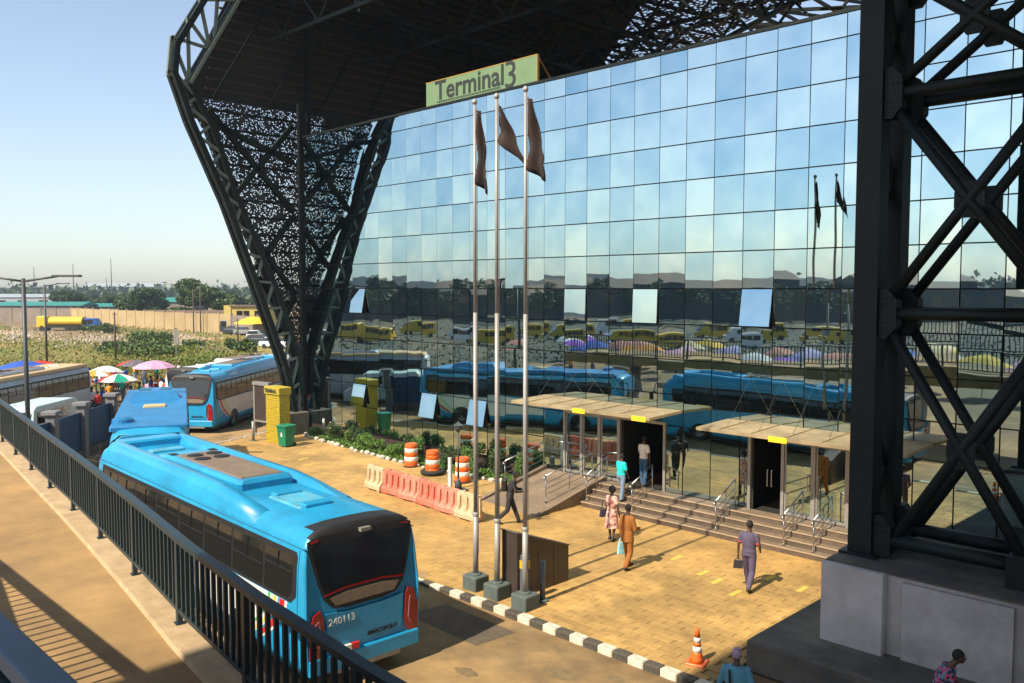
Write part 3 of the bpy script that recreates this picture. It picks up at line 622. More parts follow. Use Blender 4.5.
handrail(-10.85,22.85,.165,24.0,.66,'steel handrail on the steps closest to the steel tower')
handrail(-22.37,22.0,.33,24.1,.78,'steel handrail on the garden side of the ramp')
handrail(-19.95,21.6,.22,24.1,.65,'steel handrail on the ramp side nearer the steps')
# ============================================================ BUS
def make_bus(label, blue=True, group='blue city buses lined up at the kerb', roofm=None, sidem=None, fair=True):
    # local x: rear 0 -> front 12, y: half width 1.28, z from road
    b = empty('bus', (0,0,0), label=label, cat='bus', group=group)
    bm_ = sidem or M['blue']; rm_ = roofm or M['blueroof']
    sec = [(1.20,.36),(1.27,.55),(1.285,1.2),(1.28,1.75),(1.245,2.45),(1.20,2.78),(1.10,2.98),(.92,3.09),(.5,3.13),(0,3.14)]
    full = [(y,z) for y,z in sec]+[(-y,z) for y,z in sec[-2::-1]]
    xs_ = [(.0,.955,.99,0),(.03,.985,.995,0),(.12,1,1,0),(.5,1,1,0),(3,1,1,0),(6,1,1,0),(9,1,1,0),(11.3,1,1,0),(11.75,.985,.985,0),(11.95,.95,.955,0),(12.02,.88,.93,0)]
    m_ = MB(); nf = len(full)
    for x, sy, sz, _ in xs_:
        for y, z in full:
            xx = x
            if x < .2: xx = x+max(0, z-1.7)*.10      # rear screen leans forward
            m_.v.append((xx, y*sy, .36+(z-.36)*sz))
    for i in range(len(xs_)-1):
        for j in range(nf-1): m_.f.append((i*nf+j,(i+1)*nf+j,(i+1)*nf+j+1,i*nf+j+1))
        m_.f.append((i*nf+nf-1,(i+1)*nf+nf-1,(i+1)*nf,i*nf))
    m_.f.append(tuple(range(nf))); m_.f.append(tuple((len(xs_)-1)*nf+j for j in range(nf-1,-1,-1)))
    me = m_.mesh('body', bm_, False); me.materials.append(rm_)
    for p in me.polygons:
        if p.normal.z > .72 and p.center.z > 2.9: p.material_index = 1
        if p.normal.z < .9 and len(p.vertices) == 4: p.use_smooth = True
    body = inst('body', me, b)
    def yside(z): 
        for k in range(len(sec)-1):
            if sec[k][1] <= z <= sec[k+1][1]: t = (z-sec[k][1])/(sec[k+1][1]-sec[k][1]); return sec[k][0]+(sec[k+1][0]-sec[k][0])*t
        return 1.28
    def side_poly(name, pts, mm, s_, pr, parent):     # outline (x,z) cut into level strips that follow the curved flank
        zs_ = sorted({round(z,4) for _,z in pts}|{z for z in (1.0,1.35,1.75,1.9,2.05,2.2,2.35,2.45,2.55,2.62,2.7) if min(p[1] for p in pts) < z < max(p[1] for p in pts)}); o_ = MB()
        def span(z):
            xs = []
            for (x1,z1),(x2,z2) in zip(pts, pts[1:]+pts[:1]):
                if abs(z1-z2) < 1e-6:
                    if abs(z-z1) < 1e-4: xs += [x1,x2]
                elif min(z1,z2)-1e-5 <= z <= max(z1,z2)+1e-5: xs.append(x1+(x2-x1)*(z-z1)/(z2-z1))
            return min(xs), max(xs)
        for za,zb in zip(zs_, zs_[1:]):
            if zb-za < .003: continue
            a0,a1 = span(za+1e-4); b0,b1 = span(zb-1e-4); ya, yb = s_*(yside(za)+pr), s_*(yside(zb)+pr); q = [(a0,ya,za),(a1,ya,za),(b1,yb,zb),(b0,yb,zb)]
            o_.poly(q+[(x,y-s_*.03,z) for x,y,z in q], [(0,1,2,3) if s_ < 0 else (3,2,1,0),(0,4,5,1),(2,6,7,3),(1,5,6,2),(3,7,4,0)])
        return o_.build(name, mm, parent)
    # skirt / underbody
    MB().box((.35,-1.12,.18),(11.7,1.12,.40)).build('chassis', M['black'], b)
    for s_ in (1,-1):
        # window band: black surround with separate panes
        side_poly('window_surround', [(.50,1.72),(.30,1.88),(.30,2.62),(.36,2.72),(11.35,2.72),(11.35,1.72)], M['black'], s_, .006, b)
        xw = .42; ws = [1.18,1.42,1.42,1.42,1.42,1.42,1.36,1.18]
        for i, ww in enumerate(ws):
            a_, c_ = xw+.045, xw+ww-.045; z0_ = 1.79
            f_ = side_poly('window', [(a_+(.14 if i == 0 else .0),z0_),(c_,z0_),(c_,2.62),(a_,2.62)]+([(a_,z0_+.14)] if i == 0 else []), M['winglass'], s_, .012, b)
            fr = MB(); zz = 2.32 if i % 2 == 0 else 2.2
            for z_ in (zz,): fr.beam((a_,s_*(yside(z_)+.018),z_),(c_,s_*(yside(z_)+.018),z_),.012,.03)
            fr.beam(((a_+c_)/2,s_*(yside(zz)+.018),zz),((a_+c_)/2,s_*(yside(2.6)+.018),2.6),.03,.012)
            fr.build('frame', M['black'], f_)
            xw += ww
        # livery: white flank with curved coloured bands at its rear end
        if blue:
            def arc(x0, w_): 
                pts = []
                for k in range(9): t = k/8; z_ = 1.70-1.0*t; pts.append((x0+1.05*t**1.7, z_))
                return pts
            top = 1.595
            def band(x0, x1, mm, pr, name):
                a = arc(x0,0); c = arc(x1,0); side_poly(name, a+c[::-1], mm, s_, pr, body)
            band(.62,.86,M['buswhite'],.005,'white_band')
            wp = arc(.98,0); side_poly('white_flank', wp+[(8.2,.70),(8.2,1.1),(7.4,1.45),(6.2,1.62),(4.6,1.70)], M['buswhite'], s_, .005, body)
            band(.72,.90,M['stred'],.009,'red_band'); band(1.06,1.16,M['styel'],.009,'yellow_band'); band(1.30,1.38,M['stgre'],.009,'green_band')
        for x_ in (.24,5.2,8.6): side_poly('panel_seam', [(x_,.45),(x_+.012,.45),(x_+.012,1.70 if x_ > 1 else 2.78),(x_,1.70 if x_ > 1 else 2.78)], M['bluedk'], s_, .008, b)
        side_poly('gutter', [(.1,2.80),(11.6,2.80),(11.6,2.815),(.1,2.815)], M['bluedk'], s_, .008, b)
        for x_ in (3.5,4.6,6.2,7.4): side_poly('locker_hatch', [(x_,.46),(x_+.95,.46),(x_+.95,.475),(x_,.475)], M['bluedk'], s_, .008, b)
        for xx in (2.6,9.6):
            wl = empty('wheel', (xx,s_*1.10,.48)); wl.parent = b
            n_ = 24; q = MB(); prof = [(.30,-.14),(.46,-.14),(.485,-.09),(.485,.09),(.46,.14),(.30,.14)]
            k0 = len(prof)
            for i in range(n_):
                t = 2*pi*i/n_
                for r_, y_ in prof: q.v.append((r_*cos(t), y_, r_*sin(t)))
            for i in range(n_):
                i2 = (i+1) % n_
                for j in range(k0): j2 = (j+1) % k0; q.f.append((i*k0+j,i*k0+j2,i2*k0+j2,i2*k0+j))
            q.build('tyre', M['rubber'], wl, True)
            MB().tube((0,-.10,0),(0,.10,0),.31,n=20).tube((0,s_*.08,0),(0,s_*.16,0),.11,n=10).build('rim', M['hubm'], wl)
            # wheel arch
            aw = MB(); pts = [(xx+.62*cos(pi*k/12), .38+.62*sin(pi*k/12)*1.02) for k in range(13)]
            side_poly('wheel_arch', pts, M['black'], s_, .007, b)
    # rear: black upper shell, glass, red line, hatch panel, lights
    def rear_poly(name, pts, mm, pr, parent=None, th=.03):
        o_ = MB(); n_ = len(pts); fx = lambda z: max(0,z-1.7)*.10*(1 if z < 2.95 else 1)
        a = [(fx(z)-pr, y, z) for y,z in pts]; c = [(fx(z)-pr+th, y, z) for y,z in pts]
        return o_.poly(a+c, [tuple(range(n_)),tuple(range(2*n_-1,n_-1,-1))]+[(i,n_+i,n_+(i+1)%n_,(i+1)%n_) for i in range(n_)]).build(name, mm, parent or b)
    rear_poly('rear_surround', [(1.13,2.93),(1.13,2.75),(.98,2.1),(.86,1.78),(.70,1.60),(.4,1.55),(-.4,1.55),(-.70,1.60),(-.86,1.78),(-.98,2.1),(-1.13,2.75),(-1.13,2.93),(-.9,3.0),(.9,3.0)], M['black'], .012)
    rear_poly('rear_window', [(1.07,2.84),(.93,2.1),(.84,1.90),(.4,1.96),(-.4,1.96),(-.84,1.90),(-.93,2.1),(-1.07,2.84)], M['winrear'], .022)
    rear_poly('red_trim', [(.86,1.86),(.4,1.93),(-.4,1.93),(-.86,1.86),(-.86,1.885),(-.4,1.955),(.4,1.955),(.86,1.885)], M['tail'], .028)
    rear_poly('rear_grille', [(.76,1.80),(.64,1.64),(-.64,1.64),(-.76,1.80),(-.4,1.86),(.4,1.86)], M['acbrown'], .024)
    rear_poly('hatch', [(.86,1.52),(.80,.78),(-.80,.78),(-.86,1.52),(-.4,1.47),(.4,1.47)], bm_, .014)
    # black tail of the roof
    tl = MB(); ys = [-1.08,-.9,-.5,0,.5,.9,1.08]; zs = [2.98,3.09,3.135,3.145,3.135,3.09,2.98]
    for i, xx in enumerate((-.0,.14,.30,.62)):
        for y, z in zip(ys, zs): tl.v.append((xx+(.12 if i == 0 else 0), y*(1 if i else .99), (z if i else 2.96)+.012+(.0 if i else 0)))
    for i in range(3):
        for j in range(6): tl.f.append((i*7+j,(i+1)*7+j,(i+1)*7+j+1,i*7+j+1))
    tl.build('roof_tail', M['black'], b, True)
    MB().box((.02,-.16,2.95),(.14,.06,3.02)).build('camera_housing', M['grey'], b)
    for s_ in (1,-1):
        rear_poly('marker_light', [(s_*1.06,2.90),(s_*.92,2.92),(s_*.92,2.95),(s_*1.06,2.93)][::s_], M['tail'], .03)
        f_ = rear_poly('tail_lamp', [(s_*1.10,1.55),(s_*.97,1.62),(s_*.90,1.45),(s_*.88,.95),(s_*.93,.74),(s_*1.18,.60),(s_*1.2,1.2)][::s_], M['tail'], .03)
        q = MB()
        for p_, r_ in (((s_*1.0,1.42),(s_*.96,1.0)),((s_*.96,1.0),(s_*1.02,.86)),((s_*1.08,1.35),(s_*1.0,1.42))): q.beam((-.035,p_[0],p_[1]),(-.035,r_[0],r_[1]),.02,.03)
        q.build('lens', M['lens'], f_)
    MB().bbox((-.07,-1.2,.40),(.16,1.2,.70),.03).build('bumper', bm_, b)
    MB().box((-.05,-.75,.30),(.3,.75,.40)).build('under_tray', M['grey'], b)
    MB().box((-.085,.35,.71),(-.02,.53,.82)).build('number_plate', M['white'], b); MB().box((-.085,.18,.71),(-.02,.34,.82)).build('reflector', M['stred'], b)
    if blue:
        text('fleet_number', '240113', .19, M['white'], b, (-.024,.80,1.27), (R(90),0,R(-90)), sx=1.0)
        text('maker_name', 'MARCOPOLO', .125, M['black'], b, (-.024,-.02,.86), (R(90),0,R(-90)), sx=.86, bold=.004, shear=.3)
    # roof: raised side fairings, front cross fairing, AC unit, hatches
    for s_ in ((1,-1) if fair else ()):
        q = MB(); P_ = [(2.2,.0),(3.6,.16),(4.5,.22),(11.2,.26),(11.75,.05)]
        for x, h in P_: 
            for y, z in ((1.18,2.86),(1.10,3.0+h*.5),(1.0,3.08+h),(.82,3.10+h),(.74,3.10)): q.v.append((x, s_*y*(1 if x < 11.5 else .97), z if h > .06 or z < 3.0 else min(z,3.1)))
        for i in range(len(P_)-1):
            for j in range(4):
                f = (i*5+j,(i+1)*5+j,(i+1)*5+j+1,i*5+j+1); q.f.append(f if s_ > 0 else f[::-1])
        q.f.append((0,1,2,3,4)); q.f.append((20,21,22,23,24)); q.build('roof_fairing', bm_, b, True)
    if fair: MB().bbox((11.0,-.85,3.0),(11.6,.85,3.34),.06).build('front_fairing', bm_, b)
    ac = MB().bbox((4.0,-.66,3.08),(8.4,.66,3.36),.08).build('air_conditioner', bm_, b)
    MB().bbox((4.25,-.5,3.3),(7.9,.5,3.385),.02).build('cover', M['acbrown'], ac)
    for i, (fx_, fy_) in enumerate(((7.5,.2),(7.5,-.28),(6.95,.24),(6.95,-.24))):
        MB().lathe([(.19,0),(.19,.025),(.12,.03),(.02,.045)],(fx_,fy_,3.383),n=16).build('fan', M['black'], ac)
    for yy in (.5,-.5): MB().box((8.0,yy-.09,3.33),(8.25,yy+.09,3.375)).build('vent', M['black'], ac)
    for xx in (8.9,9.8): MB().bbox((xx,-.45,3.1),(xx+.35,.45,3.2),.03).build('hatch_lid', rm_, b)
    hq = MB().bbox((1.75,-.42,3.1),(3.15,.42,3.165),.04).build('roof_hatch', rm_, b)
    for xx in (1.7,2.95): MB().bbox((xx,-.32,3.13),(xx+.26,.32,3.22),.03).build('vent_flap', bm_, hq)
    # front
    MB().prism([(1.1,1.1),(1.14,2.75),(.9,2.95),(-.9,2.95),(-1.14,2.75),(-1.1,1.1)], lambda a,c: (11.92-max(0,c-1.1)*.03,a,c), (.13,0,0)).build('windscreen', M['winglass'], b)
    for s_ in (1,-1):
        MB().bbox((11.9,s_*.95-.16,.66),(12.06,s_*.95+.16,.88),.02).build('headlight', M['lens'], b)
        mr = MB().path([(11.8,s_*1.2,2.7),(12.3,s_*1.42,2.75),(12.35,s_*1.45,2.4)],.02); mr.bbox((12.28,s_*1.45-.1,1.95),(12.38,s_*1.45+.1,2.4),.02); mr.build('mirror', M['black'], b)
    return b
bus1 = make_bus('light blue bus nearest the railing with white flank and number 240113 on its back')
bus1.location = (-13.82,9.72,-.12); bus1.rotation_euler = (0,0,pi-R(2.4)); bus1.scale = (1.02,1.05,1)
bus2 = copy_tree(bus1); bus2.scale = (1,1,1); bus2['label'] = 'blue bus standing behind the nearest bus at a slight angle, mostly hidden'
bus2.location = (-39.2,16.25,-.12); bus2.rotation_euler = (0,0,R(-24))
bus3 = copy_tree(bus1); bus3.scale = (1,1,1); bus3['label'] = 'blue bus whose dark rear window faces the yellow board, beyond the others'
bus3.location = (-44.2,20.05,-.12); bus3.rotation_euler = (0,0,R(180-50))
for b_ in (bus2,bus3):
    for ch in list(b_.children):
        if ch.name.startswith(('fleet_number',)): bpy.data.objects.remove(ch)
bus4 = make_bus('white roofed bus parked just behind the blue bus near the leaning steel leg', False, 'white buses', M['buswhite'], M['buswhite'], fair=False)
bus4.location = (-48.2,21.4,-.12); bus4.rotation_euler = (0,0,R(180-60))
bus5 = make_bus('pale bus with a tan roof parked at the left beside the market', False, 'white buses', M['bustan'], mat('pale_body', (.46,.52,.56), .4, var=.2), fair=False)
MB().bbox((.3,-1.17,3.02),(11.8,1.17,3.19),.05).build('roof_skin', M['bustan'], bus5)  # tan skin covering the whole roof
bus5.location = (-55.9,17.9,-.12); bus5.rotation_euler = (0,0,R(-45))
# bus2 has a plain roof with one low pod
for ch in list(bus2.children):
    if ch.name.split('.')[0] in ('roof_fairing','front_fairing','air_conditioner','hatch_lid','roof_hatch','vent_flap'):
        for g2 in list(ch.children):
            for g3 in list(g2.children): bpy.data.objects.remove(g3)
            bpy.data.objects.remove(g2)
        bpy.data.objects.remove(ch)
bdk = mat('deep_blue_roof', (.012,.19,.46), .45, c2=(.02,.16,.34), scale=4, detail=8, stain=.2)
MB().bbox((.6,-1.22,3.02),(11.6,1.22,3.19),.05).build('roof_skin', bdk, bus2)
pd = MB().poly([(1.6,-.7,3.19),(4.6,-.95,3.19),(4.6,.95,3.19),(1.6,.7,3.19),(2.0,-.6,3.42),(4.3,-.8,3.50),(4.3,.8,3.50),(2.0,.6,3.42)], [(4,5,6,7),(0,1,5,4),(1,2,6,5),(2,3,7,6),(3,0,4,7)]).build('roof_pod', bdk, bus2)
for yy in (-.4,.4): MB().poly([(2.5,yy-.2,3.452),(3.7,yy-.24,3.492),(3.7,yy+.24,3.492),(2.5,yy+.2,3.452)], [(0,1,2,3)]).build('vent', M['bluedk'], pd)
MB().bbox((6.6,-.35,3.19),(7.1,.45,3.27),.03).build('light_strip', M['bustan'], bus2)
MB().lathe([(.36,0),(.34,.12),(.2,.18)],(10.6,-.85,3.18),n=16).build('roof_dome', bdk, bus2)
# ============================================================ FLAGPOLES
def flag(k):
    H_, ns, nv = [(2.75,.42,7),(1.9,1.1,9),(2.6,.62,7)][k][0], 8, 14
    pts = []; fs = []
    for i in range(nv+1):
        v = i/nv
        for j in range(ns+1):
            u = j/ns
            if k == 1: wdt = .08+.80*v**.9; x = u*wdt*.95; z = -v*1.75*(1-.0*u)-u*wdt*1.35*.95+(0 if v < .99 else 0); z = -v*.85-u*(.2+1.3*v)*.5
            else: wdt = .10+(.24 if k == 0 else .42)*(v*(1.25 if v < .75 else 1.6-.8*v)); x = u*wdt; z = -v*(1.75 if k == 0 else 1.6)-u*.3*v
            y = .07*sin(u*9+v*3)+.04*sin(v*11+u*4)
            pts.append((x*.72, x*.69+y, z)); 
    for i in range(nv):
        for j in range(ns): a = i*(ns+1)+j; fs.append((a,a+1,a+ns+2,a+ns+1))
    return MB().poly(pts, fs)
for k, (x, y, lab) in enumerate(((-15.8,14.33,'tall grey flagpole with a limp brown flag, the one nearest the bus'),(-14.97,14.12,'tall grey flagpole in the middle, its dark flag blown out sideways'),(-13.98,14.16,'tall grey flagpole with a brown flag, the one farthest from the bus'))):
    y = (14.5,14.45,14.42)[k]
    f = empty('flagpole', (x,y,0), label=lab, cat='flagpole', group='three flagpoles by the kerb')
    MB().bbox((-.25,-.25,0),(.25,.25,.36),.03).build('base_block', M['greyd'], f)
    MB().tube((0,0,.36),(0,0,1.9),.072,.066,n=14).tube((0,0,1.9),(0,0,7),.054,.048,n=14).tube((0,0,7),(0,0,12.1),.045,.034,n=14).build('pole', M['pole'], f, True)
    MB().lathe([(.085,0),(.085,.06),(.07,.08)],(0,0,1.88),n=14).build('collar', M['pole'], f)
    MB().lathe([(.14,0),(.14,.03),(.09,.05)],(0,0,.36),n=14).build('flange', M['greyd'], f)
    MB().lathe([(.02,0),(.06,.03),(.07,.08),(.04,.13),(.01,.15)],(0,0,12.1),n=12).build('finial', M['pole'], f, True)
    MB().tube((.08,.02,.9),(.06,.02,12.0),.008,n=5).build('halyard', M['lamp'], f)
    fo_ = flag(k).build('flag', M['flag'], f, True, loc=(.05,0,11.95)); sd = fo_.modifiers.new('s','SOLIDIFY'); sd.thickness = .012
# wedge topped stone box
bx = empty('stone_kiosk', (-14.8,15.6,0), label='dark brown polished stone box with a slanting top behind the flagpoles', cat='kiosk')
MB().poly([(-.25,-.9,0),(.28,-.9,0),(.28,1.0,0),(-.25,1.0,0),(-.25,-.9,1.62),(.28,-.9,1.62),(.28,1.0,.93),(-.25,1.0,.93)], [(3,2,1,0),(4,5,6,7),(0,1,5,4),(1,2,6,5),(2,3,7,6),(3,0,4,7)]).build('body', M['box'], bx)
MB().poly([(-.28,-.93,1.635),(.31,-.93,1.635),(.31,1.03,.925),(-.28,1.03,.925),(-.28,-.93,1.665),(.31,-.93,1.665),(.31,1.03,.955),(-.28,1.03,.955)], [(3,2,1,0),(4,5,6,7),(0,1,5,4),(1,2,6,5),(2,3,7,6),(3,0,4,7)]).build('top_slab', mat('top_slab',(.16,.12,.10),.4,var=.2), bx)
for yy in (-.16,.43): MB().box((.281,yy-.006,.02),(.286,yy+.006,1.05)).build('joint', M['black'], bx)
for x, y, lab in ((-14.62,14.42,'grey post with a yellow band between the two nearer flagpole blocks'),):
    b_ = empty('bollard', (x,y,0), label='grey square bollard with a yellow band between flagpole blocks', cat='bollard')
    MB().bbox((-.085,-.085,.02),(.085,.085,1.15),.01).build('post', M['bollardg'], b_); MB().box((-.09,-.09,.82),(.09,.09,1.02)).build('band', M['bollardy'], b_); MB().bbox((-.2,-.2,0),(.2,.2,.05),.01).build('base_plate', M['greyd'], b_)
b_.location = (-14.28,14.72,0)
for x, y, lab in ((-14.0,15.05,'dark slim post between the flagpole block and the stone box'),(-39.3,21.0,'grey steel bollard on the paving left of the yellow board'),(-37.6,24.0,'grey post at the end of the garden near the dark foot block')):
    b_ = empty('bollard', (x,y,0), label=lab, cat='bollard'); MB().tube((0,0,.02),(0,0,.98),.07,n=12).build('post', M['grey'] if x < -30 else M['bollardg'], b_, True); MB().lathe([(.16,0),(.16,.03),(.08,.05)],n=12).build('base_plate', M['greyd'], b_)
# ============================================================ BARRIERS, DRUMS, CONE
def barrier(x, y, rz, m, lab):
    b = empty('water_barrier', (x,y,0), rz, lab, 'barrier', 'plastic barriers in a row')
    b.scale = (1,1,.9)
    prof = [(-.24,.06),(-.24,.24),(-.10,.44),(-.075,.98),(.075,.98),(.10,.44),(.24,.24),(.24,.06)]
    MB().prism(prof, lambda a,c: (-.54,a,c), (1.06,0,0)).build('body', m, b, bevel=.02)
    for s_ in (-1,1):
        for xx in (-.36,0,.34):
            MB().poly([(xx-.09,s_*.215,.27),(xx+.09,s_*.215,.27),(xx+.07,s_*.092,.5),(xx-.07,s_*.092,.5),(xx-.05,s_*.135,.9),(xx+.05,s_*.135,.9),(xx-.06,s_*.20,.30),(xx+.06,s_*.20,.30)], [(3,2,5,4),(0,1,7,6),(6,7,5,4),(0,6,4,3),(1,2,5,7)][::1]).build('rib', m, b)
    for xx in (-.36,.36): MB().box((xx-.1,-.2,0),(xx+.1,.2,.07)).build('foot', m, b)
    MB().tube((-.25,0,.96),(-.25,0,1.02),.06,n=12).build('fill_cap', m, b)
    MB().box((.52,-.04,.2),(.58,.04,.9)).build('hinge', m, b)
bl = [('bcream','cream plastic barrier at the far end of the row'),('bred','faded red plastic barrier next to the far cream one'),('bpink','pale pink red barrier, third from the far end of the row'),('bred','bright red plastic barrier in the middle of the row'),('bpink','pink red barrier next to the near cream one'),('bcream','cream plastic barrier at the end nearest the walking man')]
for i, (m_, lab) in enumerate(bl):
    t = i/5; barrier(-26.35+5.6*t, 19.15-.35*t+rnd.uniform(-.04,.04), rnd.uniform(-.05,.05)-.04, M[m_], lab)
def drum(x, y, lab, dirty=False, tyre=False):
    b = empty('traffic_drum', (x,y,.0), label=lab, cat='traffic drum', group='orange and white drums beside the garden')
    zs = [.02,.26,.44,.62,.80,.96]; ms = ['white' if dirty else 'orange','orange' if dirty else 'orange','white','orange','orange']
    ms = ['orange','white','orange','white','orange'] if dirty else ['orange','orange','white','orange','orange']
    r = .30
    MB().lathe([(.31,0),(.33,.03),(.31,.06)],n=24).build('foot_ring', M['rubber'], b)
    for i in range(5):
        rr = r-.008*i; MB().lathe([(rr-.012,zs[i]),(rr,zs[i]+.02),(rr,zs[i+1]-.02),(rr-.012,zs[i+1])],n=24).build('band', M[ms[i]], b, True)
    MB().lathe([(.25,.95),(.25,.99),(.2,1.0)],n=20).build('lid', M['orange'], b)
    if tyre:
        t_ = MB(); n_, k_ = 28, 8
        for i in range(n_):
            a = 2*pi*i/n_
            for j in range(k_): c = 2*pi*j/k_; t_.v.append(((.40+.11*cos(c))*cos(a),(.40+.11*cos(c))*sin(a),.11+.10*sin(c)))
        for i in range(n_):
            for j in range(k_): t_.f.append((i*k_+j,((i+1)%n_)*k_+j,((i+1)%n_)*k_+(j+1)%k_,i*k_+(j+1)%k_))
        t_.build('weight_tyre', M['rubber'], b, True)
    return b
drum(-28.8,22.7,'faded orange and white drum farthest from the ramp',True); drum(-26.95,22.35,'orange drum with one white band and a tyre round its foot',tyre=True); drum(-25.0,22.25,'orange and white drum next to the black garden lamp',True)
cn = empty('traffic_cone', (-9.4,14.72,0), .3, 'orange traffic cone with pale bands standing near the kerb', 'cone')
MB().bbox((-.2,-.2,0),(.2,.2,.04),.015).build('base', M['orange'], cn); MB().lathe([(.15,.04),(.125,.1),(.105,.2),(.098,.24)],n=20).build('body', M['orange'], cn, True)
MB().lathe([(.099,.24),(.084,.36)],n=20).build('band', M['white'], cn, True); MB().lathe([(.083,.36),(.073,.44)],n=20).build('body', M['orange'], cn, True); MB().lathe([(.074,.44),(.062,.54)],n=20).build('band', M['white'], cn, True); MB().lathe([(.061,.54),(.034,.72),(.02,.73)],n=20).build('tip', M['orange'], cn, True)
gl = empty('garden_lamp', (-24.0,21.15,0), label='slim black garden lamp with a broken head beside the drums', cat='lamp')
MB().bbox((-.28,-.28,0),(.28,.28,.08),.02).build('base', M['lamp'], gl); MB().lathe([(.14,.08),(.13,.3),(.06,.42),(.045,.5)],n=12).build('foot', M['lamp'], gl, True); MB().tube((0,0,.45),(0,0,2.3),.04,.03,n=10).build('pole', M['lamp'], gl, True)
MB().lathe([(.05,0),(.15,.1),(.17,.22),(.19,.24),(.05,.34),(.02,.4)],(0,0,2.25),n=12).build('lamp_head', M['lamp'], gl)
MB().box((-.36,-.2,.05),(-.22,-.12,1.25)).build('marker_board', M['white'], gl)
# ============================================================ BOARDS AND BIN
tm = empty('info_board', (-38.0,21.65,0), R(2), 'tall yellow information board printed with rows of black lines', 'board')
MB().bbox((-.62,-.3,0),(.62,.3,2.42),.02).build('panel', printmat('timetable_print', (.40,.29,.015), 17, 9), tm); MB().bbox((-.68,-.36,2.42),(.68,.36,2.78),.03).build('header', M['totem'], tm)
text('lettering', 'TERMINAL', .25, M['ink'], tm, (-.60,-.37,2.50), (R(90),0,0), bold=.01, sx=.92)
fb2 = empty('notice_board', (-40.9,22.4,0), R(8), 'grey framed empty board standing behind the yellow board', 'board')
for s_ in (-1,1): MB().box((s_*.62-.06,-.06,0),(s_*.62+.06,.06,2.55)).build('post', M['grey'], fb2)
MB().box((-.68,-.12,2.55),(.68,.12,2.72)).build('top_bar', M['grey'], fb2); MB().box((-.56,-.03,.7),(.56,.03,2.5)).build('panel', M['box'], fb2); MB().box((-.56,-.06,.6),(.56,.06,.7)).build('bottom_bar', M['grey'], fb2)
bn = empty('litter_bin', (-36.75,21.35,0), R(10), 'green wheeled litter bin with a white mark beside the yellow board', 'bin')
MB().poly([(-.24,-.24,.05),(.24,-.24,.05),(.24,.26,.05),(-.24,.26,.05),(-.31,-.30,.98),(.31,-.30,.98),(.31,.33,.98),(-.31,.33,.98)], [(3,2,1,0),(4,5,6,7),(0,1,5,4),(1,2,6,5),(2,3,7,6),(3,0,4,7)]).build('body', M['bin'], bn)
MB().bbox((-.34,-.35,.98),(.34,.37,1.06),.03).build('lid', M['bin'], bn); MB().tube((-.3,.3,.1),(.3,.3,.1),.09,n=12).build('wheels', M['rubber'], bn); MB().poly([(-.05,-.275,.5),(.05,-.275,.5),(.06,-.283,.62),(0,-.29,.75),(-.06,-.283,.62)], [(0,1,2,3,4)]).build('mark', M['white'], bn)
# ============================================================ GARDEN
gd = sheet('garden_soil', [(-39.0,24.2),(-38.4,23.55),(-33.5,23.1),(-29.9,22.9),(-27.4,23.0),(-22.6,23.4),(-22.6,24.24)], .02, mat('garden_soil', (.20,.15,.06), .95, c2=(.09,.12,.025), scale=3))
eg = [(-39.2,23.9),(-38.4,23.5),(-36.7,23.3),(-33.5,23.0),(-29.9,22.8),(-27.4,22.9),(-25,23.1),(-22.7,23.35)]
st_ = empty('edging_stones', (-31,23,0), label='row of pale painted stones edging the garden bed', cat='stone edging')
im = []
for q in range(3):
    mm_ = MB(); nn = 8; pts = []
    for zz, rr in ((-.02,.9),(.08,1),(.15,.6)):
        for i in range(nn): a = 2*pi*i/nn; r_ = rr*rnd.uniform(.85,1.1); pts.append((.17*r_*cos(a),.11*r_*sin(a),zz))
    f = [tuple(range(2*nn,3*nn))]
    for k_ in (0,nn):
        for i in range(nn): f.append((k_+i,k_+(i+1)%nn,k_+nn+(i+1)%nn,k_+nn+i))
    im.append(mm_.poly(pts, f).mesh('stone', M['stone']))
for (ax,ay),(bx_,by_) in zip(eg, eg[1:]):
    n_ = max(1,int(math.dist((ax,ay),(bx_,by_))/.42))
    for i in range(n_):
        t = (i+.5)/n_; 
        if rnd.random() < .85: inst('stone', rnd.choice(im), st_, (ax+(bx_-ax)*t+31, ay+(by_-ay)*t-23+rnd.uniform(-.05,.05), 0), (0,0,rnd.uniform(-.5,.5)), (rnd.uniform(.6,1.15),)*3)
def gy(x):
    for a,b in zip(eg,eg[1:]):
        if a[0] <= x <= b[0]: return a[1]+(b[1]-a[1])*(x-a[0])/(b[0]-a[0])
    return 23.3
p_ = []
for _ in range(7000):
    x = rng.uniform(-38.6,-22.8); p_.append((x, rng.uniform(gy(x)+.12,24.2), .03+rng.random()*.16))
cloud('garden_grass', p_, rng.uniform(.03,.08,len(p_)), M['leafg'], kind='stuff')
